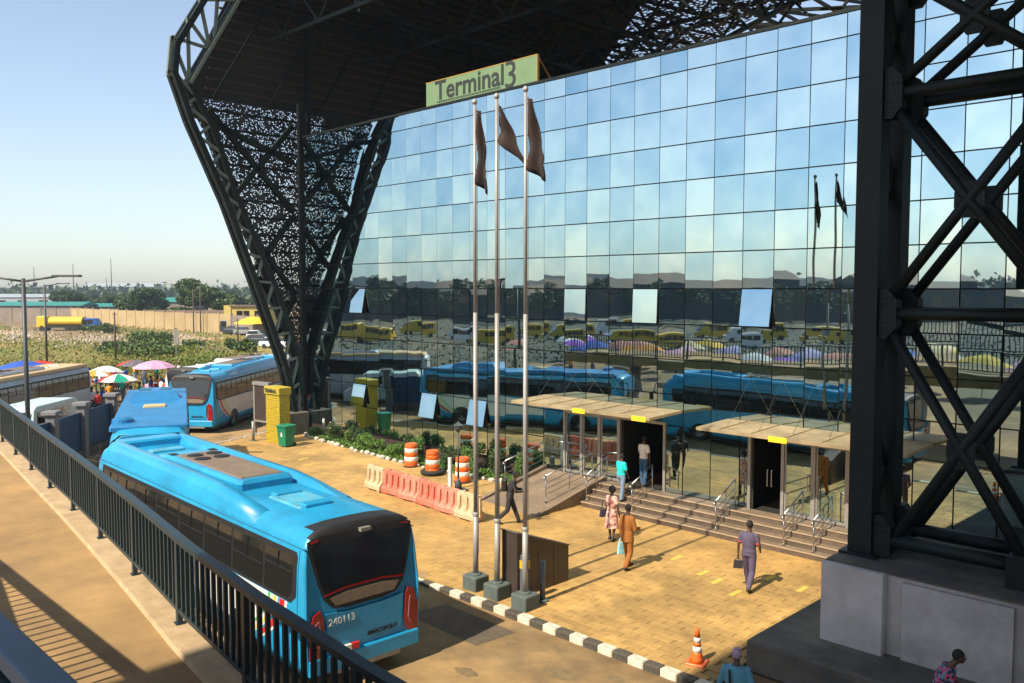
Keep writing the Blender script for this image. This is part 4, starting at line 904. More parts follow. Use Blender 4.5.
shr = [(-38.2,23.95,.6,.5,'leafg','low green bush beside the dark foot block',0),(-34.4,23.95,1.0,.4,'leafd','dark thin bush below the first open lower pane',0),(-30.3,24.0,1.1,.4,'leafd','dark bush under the second open lower pane',0),(-28.6,23.4,.5,.5,'leafg','low green bush between the two orange drums',0),(-26.8,23.95,1.0,.4,'leafd','dark bush under the third open lower pane',0),(-25.3,23.4,.45,.45,'leafg','low bright bush behind the lamp side drum',0),(-36.4,23.85,.9,.55,'leafd','rose bush with pink flowers nearest the dark foot block',1),(-35.2,23.9,.75,.5,'leafg','leafy bush beside the rose bush in the garden bed',1),(-33.4,23.6,.75,.7,'leafg','low bright green bush in front of the yellow reflection',0),(-32.2,23.5,.65,.75,'leafg','low spreading green bush left of the drums',0),(-31.0,23.5,.65,.7,'leafg','low spreading bush directly behind the faded drum',0),(-29.6,23.75,1.15,.42,'leafg','upright bush between the open lower windows',0),(-27.6,23.7,.9,.45,'leafd','dark bush behind the drum with the tyre',0),(-26.0,23.6,1.25,.5,'leafg','tall round bush left of the garden lamp',0),(-24.6,23.8,1.2,.45,'leafd','dark twiggy bush right of the garden lamp',0),(-23.2,23.75,1.35,.42,'leafg','tall thin bush next to the ramp',0)]
for x, y, h, r, mk, lab, fl in shr:
    b = empty('bush', (x,y,0), label=lab, cat='bush', group='bushes in the garden bed')
    s_ = MB()
    for _ in range(7): a = rnd.uniform(0,6.28); s_.tube((0,0,0),(r*.6*cos(a),r*.4*sin(a),h*rnd.uniform(.6,1)),.014,.006,n=5)
    s_.build('stems', M['bark'], b)
    L_ = [(rnd.uniform(-r,r)*.5,rnd.uniform(-.25,.15),h*rnd.uniform(.35,.85),r*.5,r*.4,h*.25) for _ in range(6)]
    pp = lobes(L_, int(1500*h*r/.5), .2); pp = pp[(pp[:,2] > .03)&(pp[:,1] < .38)]
    cloud('foliage', pp, rng.uniform(.025,.055,len(pp)), M[mk], b)
    if fl: pf = lobes(L_, 26, .9); pf = pf[pf[:,1] < .2]; cloud('flowers', pf, rng.uniform(.03,.06,len(pf)), M['flower'], b)
MB().box((-.08,-.06,0),(.08,.06,.95)).build('post', M['grey'], empty('marker_post', (-22.75,23.5,0), label='short square wooden post at the foot of the ramp handrail', cat='post'))
# ============================================================ PEOPLE
def ell(mb, c, r, n=12, m=8, rot=None):
    k = len(mb.v); c = Vector(c)
    for i in range(m+1):
        ph = pi*i/m
        for j in range(n):
            th = 2*pi*j/n; v = Vector((r[0]*sin(ph)*cos(th), r[1]*sin(ph)*sin(th), r[2]*cos(ph)))
            if rot: v = rot @ v
            mb.v.append(tuple(c+v))
    for i in range(m):
        for j in range(n): mb.f.append((k+i*n+j,k+(i+1)*n+j,k+(i+1)*n+(j+1)%n,k+i*n+(j+1)%n))
def limb(mb, p, q, r1, r2): mb.tube(p, q, r1, r2, n=12); ell(mb, p, (r1,)*3, 10, 6); ell(mb, q, (r2,)*3, 10, 6)
def loft(mb, rings, n=18):
    k = len(mb.v)
    for (cx,cy,cz,rx,ry) in rings:
        for j in range(n): t = 2*pi*j/n; mb.v.append((cx+rx*cos(t), cy+ry*sin(t), cz))
    for i in range(len(rings)-1):
        for j in range(n): mb.f.append((k+i*n+j,k+i*n+(j+1)%n,k+(i+1)*n+(j+1)%n,k+(i+1)*n+j))
    mb.f.append(tuple(k+j for j in range(n-1,-1,-1))); mb.f.append(tuple(k+(len(rings)-1)*n+j for j in range(n)))
def remesh(o, v):
    r = o.modifiers.new('r','REMESH'); r.mode = 'VOXEL'; r.voxel_size = v; r.use_smooth_shade = True
    s = o.modifiers.new('s','SMOOTH'); s.iterations = 3; s.factor = .5
def person(loc, rz, label, h=1.72, legs=(.25,-.25), lift=(0,.08), arms=((.1,-.05,.0),(-.1,.05,.0)), lean=0., shirt=None, sleeve=.55, trousers=None, hairm='hair', jacket=0, skirt=None, cap=None, shoes='shoe', vox=.012, group=None, female=False, bent=None, headfwd=.02, build=1.0):
    s = h/1.72; p = empty('person', loc, rz, label, 'person', group)
    def V(x,y,z): # forward lean about the hips
        d_ = max(0,z-.92); return Vector((x*s, (y+sin(lean)*d_)*s, (z if z < .92 else .92+d_*cos(lean))*s))
    b = MB(); W = .175*build*(.9 if female else 1)
    # torso
    tor = [(.86,.155,.115),(.95,.165,.12),(1.05,.14 if not female else .125,.105),(1.18,.165,.12),(1.32,.170,.12),(1.40,.150,.10),(1.45,.10,.075)]
    def torso(mb, inf, z0=.84, z1=1.5):
        rr = []
        for z,rx,ry in tor:
            if z0 <= z <= z1: c = V(0,0,z); rr.append((c.x,c.y,c.z,(rx*build+inf)*s,(ry*build+inf)*s))
        loft(mb, rr)
    torso(b, 0)
    limb(b, V(0,0,1.42), V(0,headfwd,1.55), .058*s, .05*s)
    hc = V(0,headfwd+.015,1.62); ell(b, hc, (.075*s,.092*s,.105*s)); ell(b, hc+Vector((0,.03*s,-.055*s)), (.052*s,.055*s,.05*s))
    ell(b, hc+Vector((0,.095*s,-.012*s)), (.014*s,.02*s,.022*s))   # nose
    for q in (-1,1): ell(b, hc+Vector((q*.077*s,0,-.01*s)), (.01*s,.018*s,.028*s))
    sh = MB(); tr = MB(); so_ = MB()
    if shirt: torso(sh, .014, .93 if not jacket else .9)
    hd = []
    for q, (af, ao, bend) in zip((-1,1), arms):       # left(-x) then right; swing fwd, outward, elbow bend
        S_ = V(q*W*.98,0,1.385); E_ = S_+Vector((q*(.05+ao)*s, af*.30*s, -.29*s*math.sqrt(max(.1,1-af*af)))); 
        f2 = af+bend; wl_ = .25*s; Wp = E_+Vector((q*(.01-bend*.08)*s, sin(min(2.4,f2))*wl_, -cos(min(2.4,f2))*wl_))
        limb(b, S_, E_, .048*s*build, .038*s); limb(b, E_, Wp, .037*s, .025*s); d_ = (Wp-E_).normalized()
        # hand: palm, four fingers, thumb
        pc = Wp+d_*.045*s; side = d_.cross(Vector((q,0,0))).normalized()
        ell(b, pc, (.022*s,.036*s,.048*s), 10, 6, Vector((0,0,1)).rotation_difference(d_).to_matrix())
        for i, (o_, ln) in enumerate(((-.027,.062),(-.009,.075),(.009,.072),(.026,.055))):
            a = pc+d_*.035*s+side*o_*s; m_ = a+d_*ln*.5*s; e_ = m_+(d_*.8-Vector((q,0,0))*.6).normalized()*ln*.5*s
            b.tube(a,m_,.0085*s,.008*s,n=7); b.tube(m_,e_,.008*s,.006*s,n=7)
        t0 = pc-d_*.02*s+side*.03*s; b.tube(t0, t0+(side*.7+d_*.8).normalized()*.055*s, .010*s,.007*s,n=7)
        hd.append(pc+d_*.04*s)
        if shirt:
            limb(sh, S_, S_+(E_-S_)*min(1,sleeve/.55), .057*s*build, .053*s)
            if sleeve > .6: limb(sh, E_, E_+(Wp-E_)*min(1,(sleeve-.55)/.4), .055*s, .043*s)
    for q, lf, lu in zip((-1,1), legs, lift):
        Hp = Vector((q*.09*s,0,.88*s)); K = Hp+Vector((q*.022*s, (lf*.5+max(lu,0)*.7)*s, -.42*s)); A = Vector((q*.115*s, lf*s-.02*s, (.085+max(lu,0))*s))
        if lu > 0 and lf < 0: K = Hp+Vector((q*.01*s, lf*.35*s+.06*s, -.42*s))
        limb(b, Hp, K, .078*s, .055*s); limb(b, K, A, .052*s, .036*s)
        tip = -.5 if (lf < -.1 and lu > 0) else 0
        F0 = A+Vector((0,-.04*s,-.045*s)); F1 = A+Vector((0,.15*s,-.055*s+tip*.12*s))
        (so_ if shoes else b).tube(F0, F1, .045*s, .036*s, n=12); ell(so_ if shoes else b, F0, (.046*s,)*3, 10, 6); ell(so_ if shoes else b, F1, (.04*s,.05*s,.034*s), 10, 6)
        if shoes: limb(so_, A+Vector((0,0,.02*s)), F0, .045*s, .045*s)
        limb(b, A, A+Vector((0,.03*s,-.03*s)), .036*s, .03*s)
        if trousers: limb(tr, Hp, K, .098*s*build, .078*s); limb(tr, K, A+Vector((0,0,.02*s)), .077*s, .068*s)
    body = b.build('body', M['skin'], p); remesh(body, vox)
    if trousers: torso(tr, .012, .84, 1.0 if not jacket else .96); o = tr.build('trousers', trousers, p); remesh(o, vox*1.3)
    if skirt:
        ln = skirt[1]; c0 = V(0,0,1.0); rr = [(0,0,ln*s,.24*s,.20*s),(0,0,(ln+.02)*s,.24*s,.2*s),(0,0,(ln+.3)*s,.215*s,.17*s),(0,0,.86*s,.19*s,.145*s),(c0.x,c0.y,c0.z,.15*s,.125*s)]
        m_ = MB(); loft(m_, rr, 24); o = m_.build('skirt', skirt[0], p, True)
    if shirt:
        if jacket: c0 = V(0,0,.8); loft(sh, [(0,-.0,.74*s,.195*s*build,.15*s),(0,0,.8*s,.19*s*build,.148*s),(0,0,.95*s,.18*s*build,.135*s)])
        o = sh.build('shirt' if not jacket else 'jacket', shirt, p); remesh(o, vox*1.3)
    if shoes: o = so_.build('shoes', M[shoes], p); remesh(o, vox*1.3)
    hm = MB(); ell(hm, hc+Vector((0,-.014*s,.022*s)), (.082*s,.094*s,.098*s) if not female else (.115*s,.12*s,.125*s), 14, 10)
    if cap is None: o = hm.build('hair', M[hairm], p, True)
    else:
        hm.build('cap', cap, p, True); MB().poly([(-.06*s+hc.x,hc.y+.06*s,hc.z+.05*s),(.06*s+hc.x,hc.y+.06*s,hc.z+.05*s),(.045*s+hc.x,hc.y+.16*s,hc.z+.035*s),(-.045*s+hc.x,hc.y+.16*s,hc.z+.035*s)],[(0,1,2,3)]).build('cap_peak', cap, p)
    for q in (-1,1): e_ = MB(); ell(e_, hc+Vector((q*.028*s,.083*s,.012*s)), (.012*s,.008*s,.008*s), 8, 6); e_.build('eye', M['white'], p)
    m_ = MB(); ell(m_, hc+Vector((0,.088*s,-.052*s)), (.024*s,.008*s,.007*s), 8, 6); m_.build('mouth', mat('lips',(.12,.04,.03),.5), p)
    hd = [p.matrix_basis @ v for v in hd]
    return p, [Matrix.Translation(Vector(loc)) @ Matrix.Rotation(rz,4,'Z') @ (Matrix.Rotation(-rz,4,'Z') @ Matrix.Translation(-Vector(loc)) @ v) for v in hd]
def dotcloth(name, a, b_, c, sc_=14):
    m = bpy.data.materials.new(name); m.use_nodes = True; t = m.node_tree; bs = t.nodes['Principled BSDF']; bs.inputs['Roughness'].default_value = .85
    tc = t.nodes.new('ShaderNodeTexCoord'); v = t.nodes.new('ShaderNodeTexVoronoi'); v.inputs['Scale'].default_value = sc_; t.links.new(tc.outputs['Object'], v.inputs['Vector'])
    r = t.nodes.new('ShaderNodeValToRGB'); r.color_ramp.interpolation = 'CONSTANT'; e = r.color_ramp.elements; e[0].color = (*a,1); e[0].position = 0; e[1].color = (*b_,1); e[1].position = .4; e2 = e.new(.7); e2.color = (*c,1)
    sp = t.nodes.new('ShaderNodeSeparateColor'); t.links.new(v.outputs['Color'], sp.inputs[0]); t.links.new(sp.outputs[0], r.inputs[0]); t.links.new(r.outputs[0], bs.inputs['Base Color']); return m
def bag(name, at, size, m, label, strap=.25, rz=0, cat='bag'):
    b = empty(name, at, rz, label, cat); w_,d_,h_ = size
    MB().poly([(-w_/2,-d_/2,-strap-h_),(w_/2,-d_/2,-strap-h_),(w_/2,d_/2,-strap-h_),(-w_/2,d_/2,-strap-h_),(-w_*.42,-d_*.25,-strap),(w_*.42,-d_*.25,-strap),(w_*.42,d_*.25,-strap),(-w_*.42,d_*.25,-strap)], [(3,2,1,0),(4,5,6,7),(0,1,5,4),(1,2,6,5),(2,3,7,6),(3,0,4,7)]).build('body', m, b, bevel=.01)
    for s_ in (-1,1): MB().path([(-w_*.3,s_*d_*.2,-strap),(-w_*.2,s_*d_*.1,-.02),(0,0,0),(w_*.2,s_*d_*.1,-.02),(w_*.3,s_*d_*.2,-strap)],.008,n=6).build('handle', m, b)
purple = mat('purple_cotton', (.095,.072,.125), .85, c2=(.07,.055,.09), scale=9); brown = mat('brown_suit', (.30,.105,.018), .85, var=.2, scale=8)
P1, h1 = person((-10.85,19.3,0), R(8), 'man in a purple grey boiler suit with red cuffs walking to the steps', 1.76, legs=(.30,-.26), lift=(0,.05), arms=((-.12,.02,.1),(.05,.03,.9)), shirt=purple, sleeve=.33, trousers=purple, build=1.08)
redc = mat('red_cuff', (.55,.03,.02), .8)
for q in (-1,1): m_ = MB(); ell(m_, (q*.222,-.012 if q < 0 else .008,1.215), (.066,.066,.03), 12, 8); m_.build('cuff', redc, P1)
bag('hand_bag', h1[0], (.24,.1,.2), M['black'], 'small black bag hanging from the hand of the man in the boiler suit', .06, R(30))
P2, h2 = person((-14.02,18.45,0), R(-3), 'man in a long rust brown suit carrying a blue shopping bag', 1.76, legs=(.20,-.17), lift=(0,.03), arms=((.02,.03,.1),(.2,.0,1.2)), shirt=brown, sleeve=.9, trousers=brown, jacket=1)
bag('shopping_bag', h2[0], (.22,.1,.32), mat('bag_blue',(.05,.45,.6),.5,c2=(.5,.7,.7),scale=9), 'bright blue shopping bag in the hand of the man in brown', .12, R(70))
pinkd = dotcloth('pink_floral', (.62,.30,.24), (.70,.45,.36), (.28,.10,.09), 16)
P3, h3 = person((-15.95,20.2,0), R(2), 'woman in a pink floral dress with curly dark hair', 1.64, legs=(.10,-.08), lift=(0,.02), arms=((.1,.02,.5),(.05,.02,.3)), shirt=pinkd, sleeve=.3, skirt=(pinkd,.42), female=True, vox=.011)
bag('shoulder_bag', (-16.2,20.15,1.2), (.30,.12,.22), mat('bag_navy',(.02,.02,.05),.5), 'dark navy shoulder bag hanging at the side of the woman in pink', .28, R(75))
teal = mat('cyan_shirt', (.01,.52,.52), .85, var=.15, scale=8); jean = mat('jeans_light', (.16,.24,.34), .85, var=.2, scale=10); jeand = mat('jeans_blue', (.03,.10,.20), .85, var=.2, scale=10)
person((-17.95,23.25,.33), R(-6), 'person in a bright cyan shirt and pale jeans climbing the steps', 1.62, legs=(.16,-.10), lift=(.165,.0), arms=((.15,.0,.7),(.1,.0,.5)), shirt=teal, sleeve=.4, trousers=jean, build=1.05)
person((-18.0,24.6,.64), R(0), 'man in a white shirt and blue jeans going in at the dark left doorway', 1.74, legs=(.08,-.08), lift=(0,0), arms=((.1,.0,.5),(-.05,.03,.1)), shirt=M['white'], sleeve=.35, trousers=jeand)
blk = mat('black_jacket', (.022,.022,.024), .8, var=.2, scale=8)
P6, h6 = person((-19.45,19.35,0), R(-48), 'man in black jacket striding past the flagpoles with a rucksack', 1.72, legs=(.30,-.38), lift=(0,.06), arms=((.3,.0,1.3),(.35,.0,1.2)), lean=.22, shirt=blk, sleeve=.85, trousers=blk)
rk = empty('rucksack', (-19.45,19.35,0), R(-48), 'black rucksack on the back of the striding man', 'rucksack')
MB().bbox((-.15,-.27,1.08),(.15,-.08,1.48),.05).build('body', M['shoe'], rk)
bl_ = mat('blue_shirt', (.10,.30,.42), .85, c2=(.08,.24,.34), scale=6)
P7, h7 = person((-7.25,12.55,-.12), R(25), 'man in a light blue shirt and pale cap at the bottom edge near the cone', 1.72, legs=(.1,-.1), arms=((.1,.04,.3),(-.1,.04,.2)), shirt=bl_, sleeve=.75, trousers=M['shoe'] and blk, cap=mat('cap_pale',(.45,.42,.52),.8,c2=(.35,.12,.2),scale=14), build=1.05)
sb = empty('sling_bag', (-7.25,12.55,-.12), R(25), 'dark sling bag strap across the back of the man in blue', 'bag')
MB().path([(-.10,-.155,1.42),(-.09,-.155,1.2),(-.05,-.145,1.0),(.1,-.16,.9)],.02,n=6).build('strap', M['shoe'], sb); MB().bbox((.08,-.24,.72),(.3,-.13,.98),.03).build('pouch', M['shoe'], sb)
flo = dotcloth('dark_floral', (.02,.02,.05), (.55,.05,.14), (.10,.22,.28), 22)
person((-4.85,14.85,-.12), R(-62), 'man in a dark red and blue floral shirt bending forward by the plinth', 1.80, legs=(.2,-.15), arms=((.5,.0,.3),(.0,.1,.2)), lean=.32, shirt=flo, sleeve=.5, trousers=blk, headfwd=.07, build=1.05)
# ============================================================ STREET LAMPS, FENCE, LEFT SIDE
def polar(px_, Z): r = (px_-512)/860*Z; return (-.7075*Z+.7067*r, .7067*Z+.7075*r)
def mirr(px_, Z): x, y = polar(px_, Z); return (x, 48.6-y)
def street_lamp(x, y, h, lab, arms=(1,), rz=0, al=2.0):
    p = empty('street_lamp', (x,y,-.15), rz, lab, 'street lamp', 'street lamps along the access road')
    MB().tube((0,0,0),(0,0,h),.10,.075,n=12).build('pole', M['lamp'], p, True)
    for s_ in arms:
        MB().tube((0,0,h-.12),(s_*al*.6,0,h+.08),.045,.04,n=8).build('arm', M['lamp'], p, True)
        MB().bbox((s_*al*.75-.55,-.13,h+.05),(s_*al*.75+.55,.13,h+.14),.02).build('lamp_head', M['lamp'], p)
x, y = polar(25,34); street_lamp(x, y, 8.15, 'tall double armed street lamp at the far left behind the walkway railing', (1,-1), R(45), 2.3)
x, y = polar(46,76); street_lamp(x, y, 8.1, 'single armed street lamp just right of the nearest lamp, farther off', (1,), R(45), 2.2)
for px_, Z, h in ((115,92,5.3),(194,150,7.6),(201,152,8.2),(285,120,5.5),(232,155,6.0),(238,120,3.6)):
    x, y = polar(px_,Z); p = empty('utility_pole', (x,y,-.15), label={115:'bare wooden pole behind the market umbrellas',194:'left one of a close pair of thin dark poles by the big tree',201:'right one of a close pair of thin dark poles by the big tree',285:'thin dark pole just left of the leaning steel leg',232:'thin pole in front of the yellow house',238:'short thin post near the parked dark cars'}[px_], cat='pole')
    MB().tube((0,0,0),(0,0,h),.12,.08,n=8).build('pole', M['wood'], p, True); MB().box((-.5,-.05,h-.35),(.5,.05,h-.25)).build('crossarm', M['wood'], p)
x, y = polar(176,88); p = empty('road_sign', (x,y,-.15), R(45), 'pale back of a tall road sign standing in the field', 'sign')
MB().tube((0,0,0),(0,0,2.2),.06,n=8).build('post', M['grey'], p); MB().box((-.22,-.03,2.0),(-.02,.03,3.6)).build('panel', M['grey'], p); MB().box((.02,-.03,2.0),(.22,.03,3.6)).build('panel', M['grey'], p)
fn = empty('pillar_fence', (-41.5,13.7,0), label='dark blue panel fence with stone clad pillars beside the buses', cat='fence')
pp_ = [(-36.6,9.3),(-39.2,11.75),(-41.33,13.66),(-43.83,15.89)]; a_ = math.atan2(2.24,-2.5); fo2 = Vector((41.5,-13.7,0))
for i, (x, y) in enumerate(pp_):
    c = MB().bbox((-.2,-.2,-.2),(.2,.2,2.3),.02).build('pillar', M['pillar'], fn, loc=(x+fo2.x,y+fo2.y,0)); c.rotation_euler.z = a_
    c2_ = MB().bbox((-.32,-.32,2.3),(.32,.32,2.45),.03).build('pillar_cap', M['cap'], fn, loc=(x+fo2.x,y+fo2.y,0)); c2_.rotation_euler.z = a_
    if i:
        x0,y0_ = pp_[i-1]; u_ = Vector((x-x0,y-y0_,0)).normalized()*.22
        MB().beam((x0+u_.x,y0_+u_.y,1.15),(x-u_.x,y-u_.y,1.15),.05,1.7).build('panel', M['fenceb'], fn, loc=fo2)
        MB().beam((x0+u_.x,y0_+u_.y,.08),(x-u_.x,y-u_.y,.08),.25,.42).build('low_wall', M['slab'], fn, loc=fo2)
# white van with a green mark
def van(x, y, rz, m, lab, L_=4.8, Hh=2.1, group=None, mark=None, name='van', cat='van'):
    v = empty(name, (x,y,-.15), rz, lab, cat, group); Wd = .88
    pr = [(0,.35),(0,1.3),(.12,Hh-.15),(.35,Hh),(L_*.72,Hh),(L_*.80,Hh-.1),(L_*.93,1.15),(L_,1.0),(L_,.35)]
    MB().prism(pr, lambda a,c: (a,-Wd,c), (0,2*Wd,0)).build('body', m, v, bevel=.06)
    for s_ in (-1,1):
        n = max(2, int(L_/1.3))
        for i in range(n):
            a = .35+i*(L_*.66-.35)/n; c = .35+(i+1)*(L_*.66-.35)/n-.08
            MB().box((a,s_*(Wd+.004)-.01,1.28),(c,s_*(Wd+.004)+.01,Hh-.28)).build('window', M['winglass'], v)
        for wx in (.85,L_-.95): MB().tube((wx,s_*(Wd-.16),.32),(wx,s_*(Wd+.02),.32),.32,n=18).build('wheel', M['rubber'], v)
    MB().poly([(L_*.815,-Wd*.85,Hh-.16),(L_*.815,Wd*.85,Hh-.16),(L_*.935,Wd*.9,1.22),(L_*.935,-Wd*.9,1.22),(L_*.79,-Wd*.85,Hh-.2),(L_*.79,Wd*.85,Hh-.2)], [(0,1,2,3),(4,5,1,0)]).build('windscreen', M['winglass'], v)
    MB().box((-.012,-Wd*.8,1.3),(.03,Wd*.8,Hh-.25)).build('rear_window', M['winglass'], v)
    for s_ in (-1,1): MB().box((-.03,s_*.75-.08,.85),(.02,s_*.75+.08,1.15)).build('tail_light', M['tail'], v); MB().box((L_-.02,s_*.65-.14,.75),(L_+.03,s_*.65+.14,.92)).build('headlight', M['lens'], v)
    if mark: text('lettering', mark, .42, M['stgre'], v, (1.1,-Wd-.022,.85), (R(90),0,0), bold=.01)
    return v
x, y = polar(6,43); van(x+3.2, y-.6, R(-45+180), mat('van_pale',(.50,.62,.62),.35), 'pale van with green lettering in front of the tan roofed bus', 5.2, 2.15, mark='MALUDA')
# cars
def car(x, y, rz, m, lab, group=None):
    v = empty('parked_car', (x,y,-.15), rz, lab, 'car', group); Wd = .86
    MB().prism([(0,.32),(0,.85),(.15,.95),(3.2,.95),(4.2,.82),(4.35,.6),(4.35,.32)], lambda a,c: (a,-Wd,c), (0,2*Wd,0)).build('body', m, v, bevel=.06)
    MB().poly([(.3,-.8,.94),(3.1,-.8,.94),(3.1,.8,.94),(.3,.8,.94),(.75,-.62,1.42),(2.35,-.62,1.42),(2.35,.62,1.42),(.75,.62,1.42)], [(0,1,5,4),(1,2,6,5),(2,3,7,6),(3,0,4,7)]).build('windows', M['winglass'], v)
    MB().bbox((.72,-.63,1.40),(2.38,.63,1.46),.03).build('roof', m, v)
    for s_ in (-1,1):
        for wx in (.8,3.4): MB().tube((wx,s_*.68,.31),(wx,s_*.88,.31),.31,n=18).build('wheel', M['rubber'], v)
        MB().box((4.3,s_*.6-.14,.6),(4.37,s_*.6+.14,.75)).build('headlight', M['lens'], v); MB().box((-.03,s_*.65-.1,.68),(.02,s_*.65+.1,.82)).build('tail_light', M['tail'], v)
for px_, Z, m_, rz, lab in ((262,112,'carw',30,'white car parked near the leaning steel leg'),(245,118,'card',40,'dark car parked just left of the white car'),(252,128,'carw',140,'pale car behind the dark car on the dirt road'),(226,146,'card',35,'dark hatchback parked below the yellow house'),(236,143,'carg',30,'grey car next to the dark hatchback by the wall')):
    x, y = polar(px_,Z); car(x, y, R(rz), M[m_], lab, 'cars parked on the dirt road')
x, y = polar(222,148); van(x, y, R(40), M['card'], 'dark blue van parked at the left end of the cars', 5, 2.3)
x, y = polar(82,158); van(x, y, R(50), M['tankb'], 'small blue van just right of the yellow tanker', 3.6, 2.3)
# tanker
x, y = polar(40,158); t = empty('tanker_lorry', (x,y,-.15), R(43), 'yellow tanker lorry on the dirt track by the long wall', 'lorry')
MB().prism([(.6*cos(a*pi/8)*2,1.75+.85*sin(a*pi/8)) for a in range(16)], lambda a,c: (2.2,a*.95,c), (6.2,0,0)).build('tank', M['cary'], t); MB().box((.2,-1.1,.6),(8.4,1.1,.95)).build('chassis', M['black'], t); MB().bbox((0,-1.15,.7),(1.9,1.15,2.7),.15).build('cab', M['cary'], t); MB().box((-.03,-.95,1.6),(.05,.95,2.4)).build('windscreen', M['winglass'], t)
for wx in (1.0,5.8,7.0):
    for s_ in (-1,1): MB().tube((wx,s_*.85,.5),(wx,s_*1.15,.5),.5,n=16).build('wheel', M['rubber'], t)
# ============================================================ MARKET
def umbrella(x, y, r, h, c, lab, group=None, tilt=0., cat='umbrella', name='market_umbrella'):
    u = empty(name, (x,y,-.15), rnd.uniform(0,1), lab, cat, group); u.rotation_euler.x = tilt
    for i in range(8):
        a0, a1 = 2*pi*i/8, 2*pi*(i+1)/8; am = (a0+a1)/2; pts = [(0,0,h)]; R2 = [(.35,.10),(.7,.28),(1.0,.55)]
        for rr, dz in R2:
            for k_, a in enumerate((a0,am,a1)): q = r*rr*(1 if k_ != 1 else .96); pts.append((q*cos(a),q*sin(a),h-dz*r*.62-(.0 if k_ != 1 else .03)))
        f = [(0,1,2),(0,2,3),(1,4,5,2),(2,5,6,3),(4,7,8,5),(5,8,9,6)]
        MB().poly(pts, f).build('gore', c[i % len(c)], u)
    MB().tube((0,0,0),(0,0,h+.08),.025,n=6).build('pole', M['lamp'], u)
def cm(n, c): return mat('cloth_'+n, c, .8, var=.15, scale=2)
cols = dict(blue=cm('blue',(.02,.09,.45)), red=cm('red',(.50,.03,.02)), white=cm('white',(.72,.70,.66)), orange=cm('orange',(.70,.28,.02)), green=cm('green',(.0,.28,.18)), grey=cm('grey',(.13,.11,.13)), pink=cm('pink',(.55,.30,.45)), purple=cm('purple',(.25,.06,.50)), lilac=cm('lilac',(.30,.28,.55)), salmon=cm('salmon',(.60,.25,.18)), yellow=cm('yellow',(.70,.45,.03)), cream=cm('cream',(.6,.5,.3)))
um = [(22,62,2.1,2.55,('blue',),'large blue umbrella above the tan roofed bus, left of the nearest lamp'),(40,64,1.3,2.4,('red',),'low red shade beside the large blue umbrella'),(93,57,1.15,2.35,('orange','white','white'),'orange and white umbrella at the right end of the tan roofed bus'),(104,60,1.1,2.35,('white',),'plain white umbrella between the orange one and the striped one'),(117,55,1.2,2.3,('red','white','green','white'),'red, white and green striped umbrella in the market'),(133,62,1.3,2.6,('grey','grey','red'),'dark grey umbrella behind the pink one'),(154,60,1.45,2.75,('pink',),'large pale pink umbrella right of the dark grey one')]
for px_, Z, r, h, c, lab in um: x, y = polar(px_,Z); umbrella(x, y, r, h, [cols[q] for q in c], lab, 'market umbrellas beyond the buses', rnd.uniform(-.15,.1))
x, y = polar(254,138); umbrella(x, y, 3.0, 3.3, [cols['yellow']], 'big yellow sunshade behind the parked cars', tilt=.05)
mcols = ['salmon','white','lilac','purple','salmon','blue','orange','cream','grey','yellow','pink','lilac']
for i in range(30):   # umbrellas on the near side of the road, seen mirrored in the glass
    x = -62+i*2.0+rnd.uniform(-.6,.6); y = -14-(i*7 % 5)*2.6+rnd.uniform(-.8,.8)
    umbrella(x, y, rnd.uniform(1.3,2.0), rnd.uniform(2.4,3.0), [cols[mcols[i % 12]]], f'{mcols[i % 12]} umbrella in the mirrored market row', 'umbrellas mirrored in the glass wall', rnd.uniform(-.15,.15))
table = MB().box((-.7,-.45,.72),(.7,.45,.78)); 
tt = table.mesh('table_top', M['wood']); lg = MB().box((-.03,-.03,0),(.03,.03,.72)).mesh('leg', M['wood']); gdm = [MB().bbox((-.18,-.14,0),(.18,.14,.2),.03).mesh('goods', cols[c_]) for c_ in ('red','white','orange','blue','green')]
def stall(x, y, rz, lab, grp):
    s_ = empty('market_stall', (x,y,-.15), rz, lab, 'stall', grp); inst('table_top', tt, s_)
    for a in (-.62,.62):
        for b in (-.38,.38): inst('leg', lg, s_, (a,b,0))
    return s_
def goods(x, y, lab, grp): 
    for k in range(3):
        q_ = rnd.randrange(5); lab = ('red','white','orange','blue','green')[q_]+' pile of goods on a market table'
        g_ = inst('goods_pile', gdm[q_], None, (x+rnd.uniform(-.45,.45), y+rnd.uniform(-.3,.3), .63), (0,0,rnd.uniform(0,3))); tag(g_, lab, 'goods', grp)
for i in range(14):
    x, y = polar(70+i*8.2, 56+ (i % 4)*2.6); stall(x, y, rnd.uniform(0,3), 'wooden market table under the umbrellas', 'market tables beyond the buses'); goods(x, y, 'coloured pile of goods on a market table', 'goods on the market tables')
pvar = []
shc = ['white','red','blue','orange','grey','green','pink']
def bystander(px_, Z, i):
    x, y = polar(px_, Z)
    labs = f'person in {["a white","a red","a blue","an orange","a grey","a green","a pink"][i % 7]} top and {["blue","black","pale"][i % 3]} trousers '+('among the market umbrellas' if i < 13 else 'behind the market umbrellas')
    person((x,y,-.15), rnd.uniform(0,6.28), labs, rnd.uniform(1.6,1.78), legs=(.08,-.08), lift=(0,0), arms=((.1,.0,.4),(.05,.0,.2)), shirt=cols[shc[i % 7]], sleeve=.4, trousers=[jeand,blk,jean][i % 3], vox=.035, shoes=None, group='people in the market')
for i, (px_, Z) in enumerate(((90,52),(96,50.5),(101,53),(108,56),(128,54),(138,56),(146,57),(160,58),(165,57),(150,60),(84,60),(172,60),(121,58),(88,66),(99,64),(113,68),(125,66),(134,70),(143,66),(156,68),(168,66),(178,70),(110,62),(118,64))): bystander(px_, Z, i)
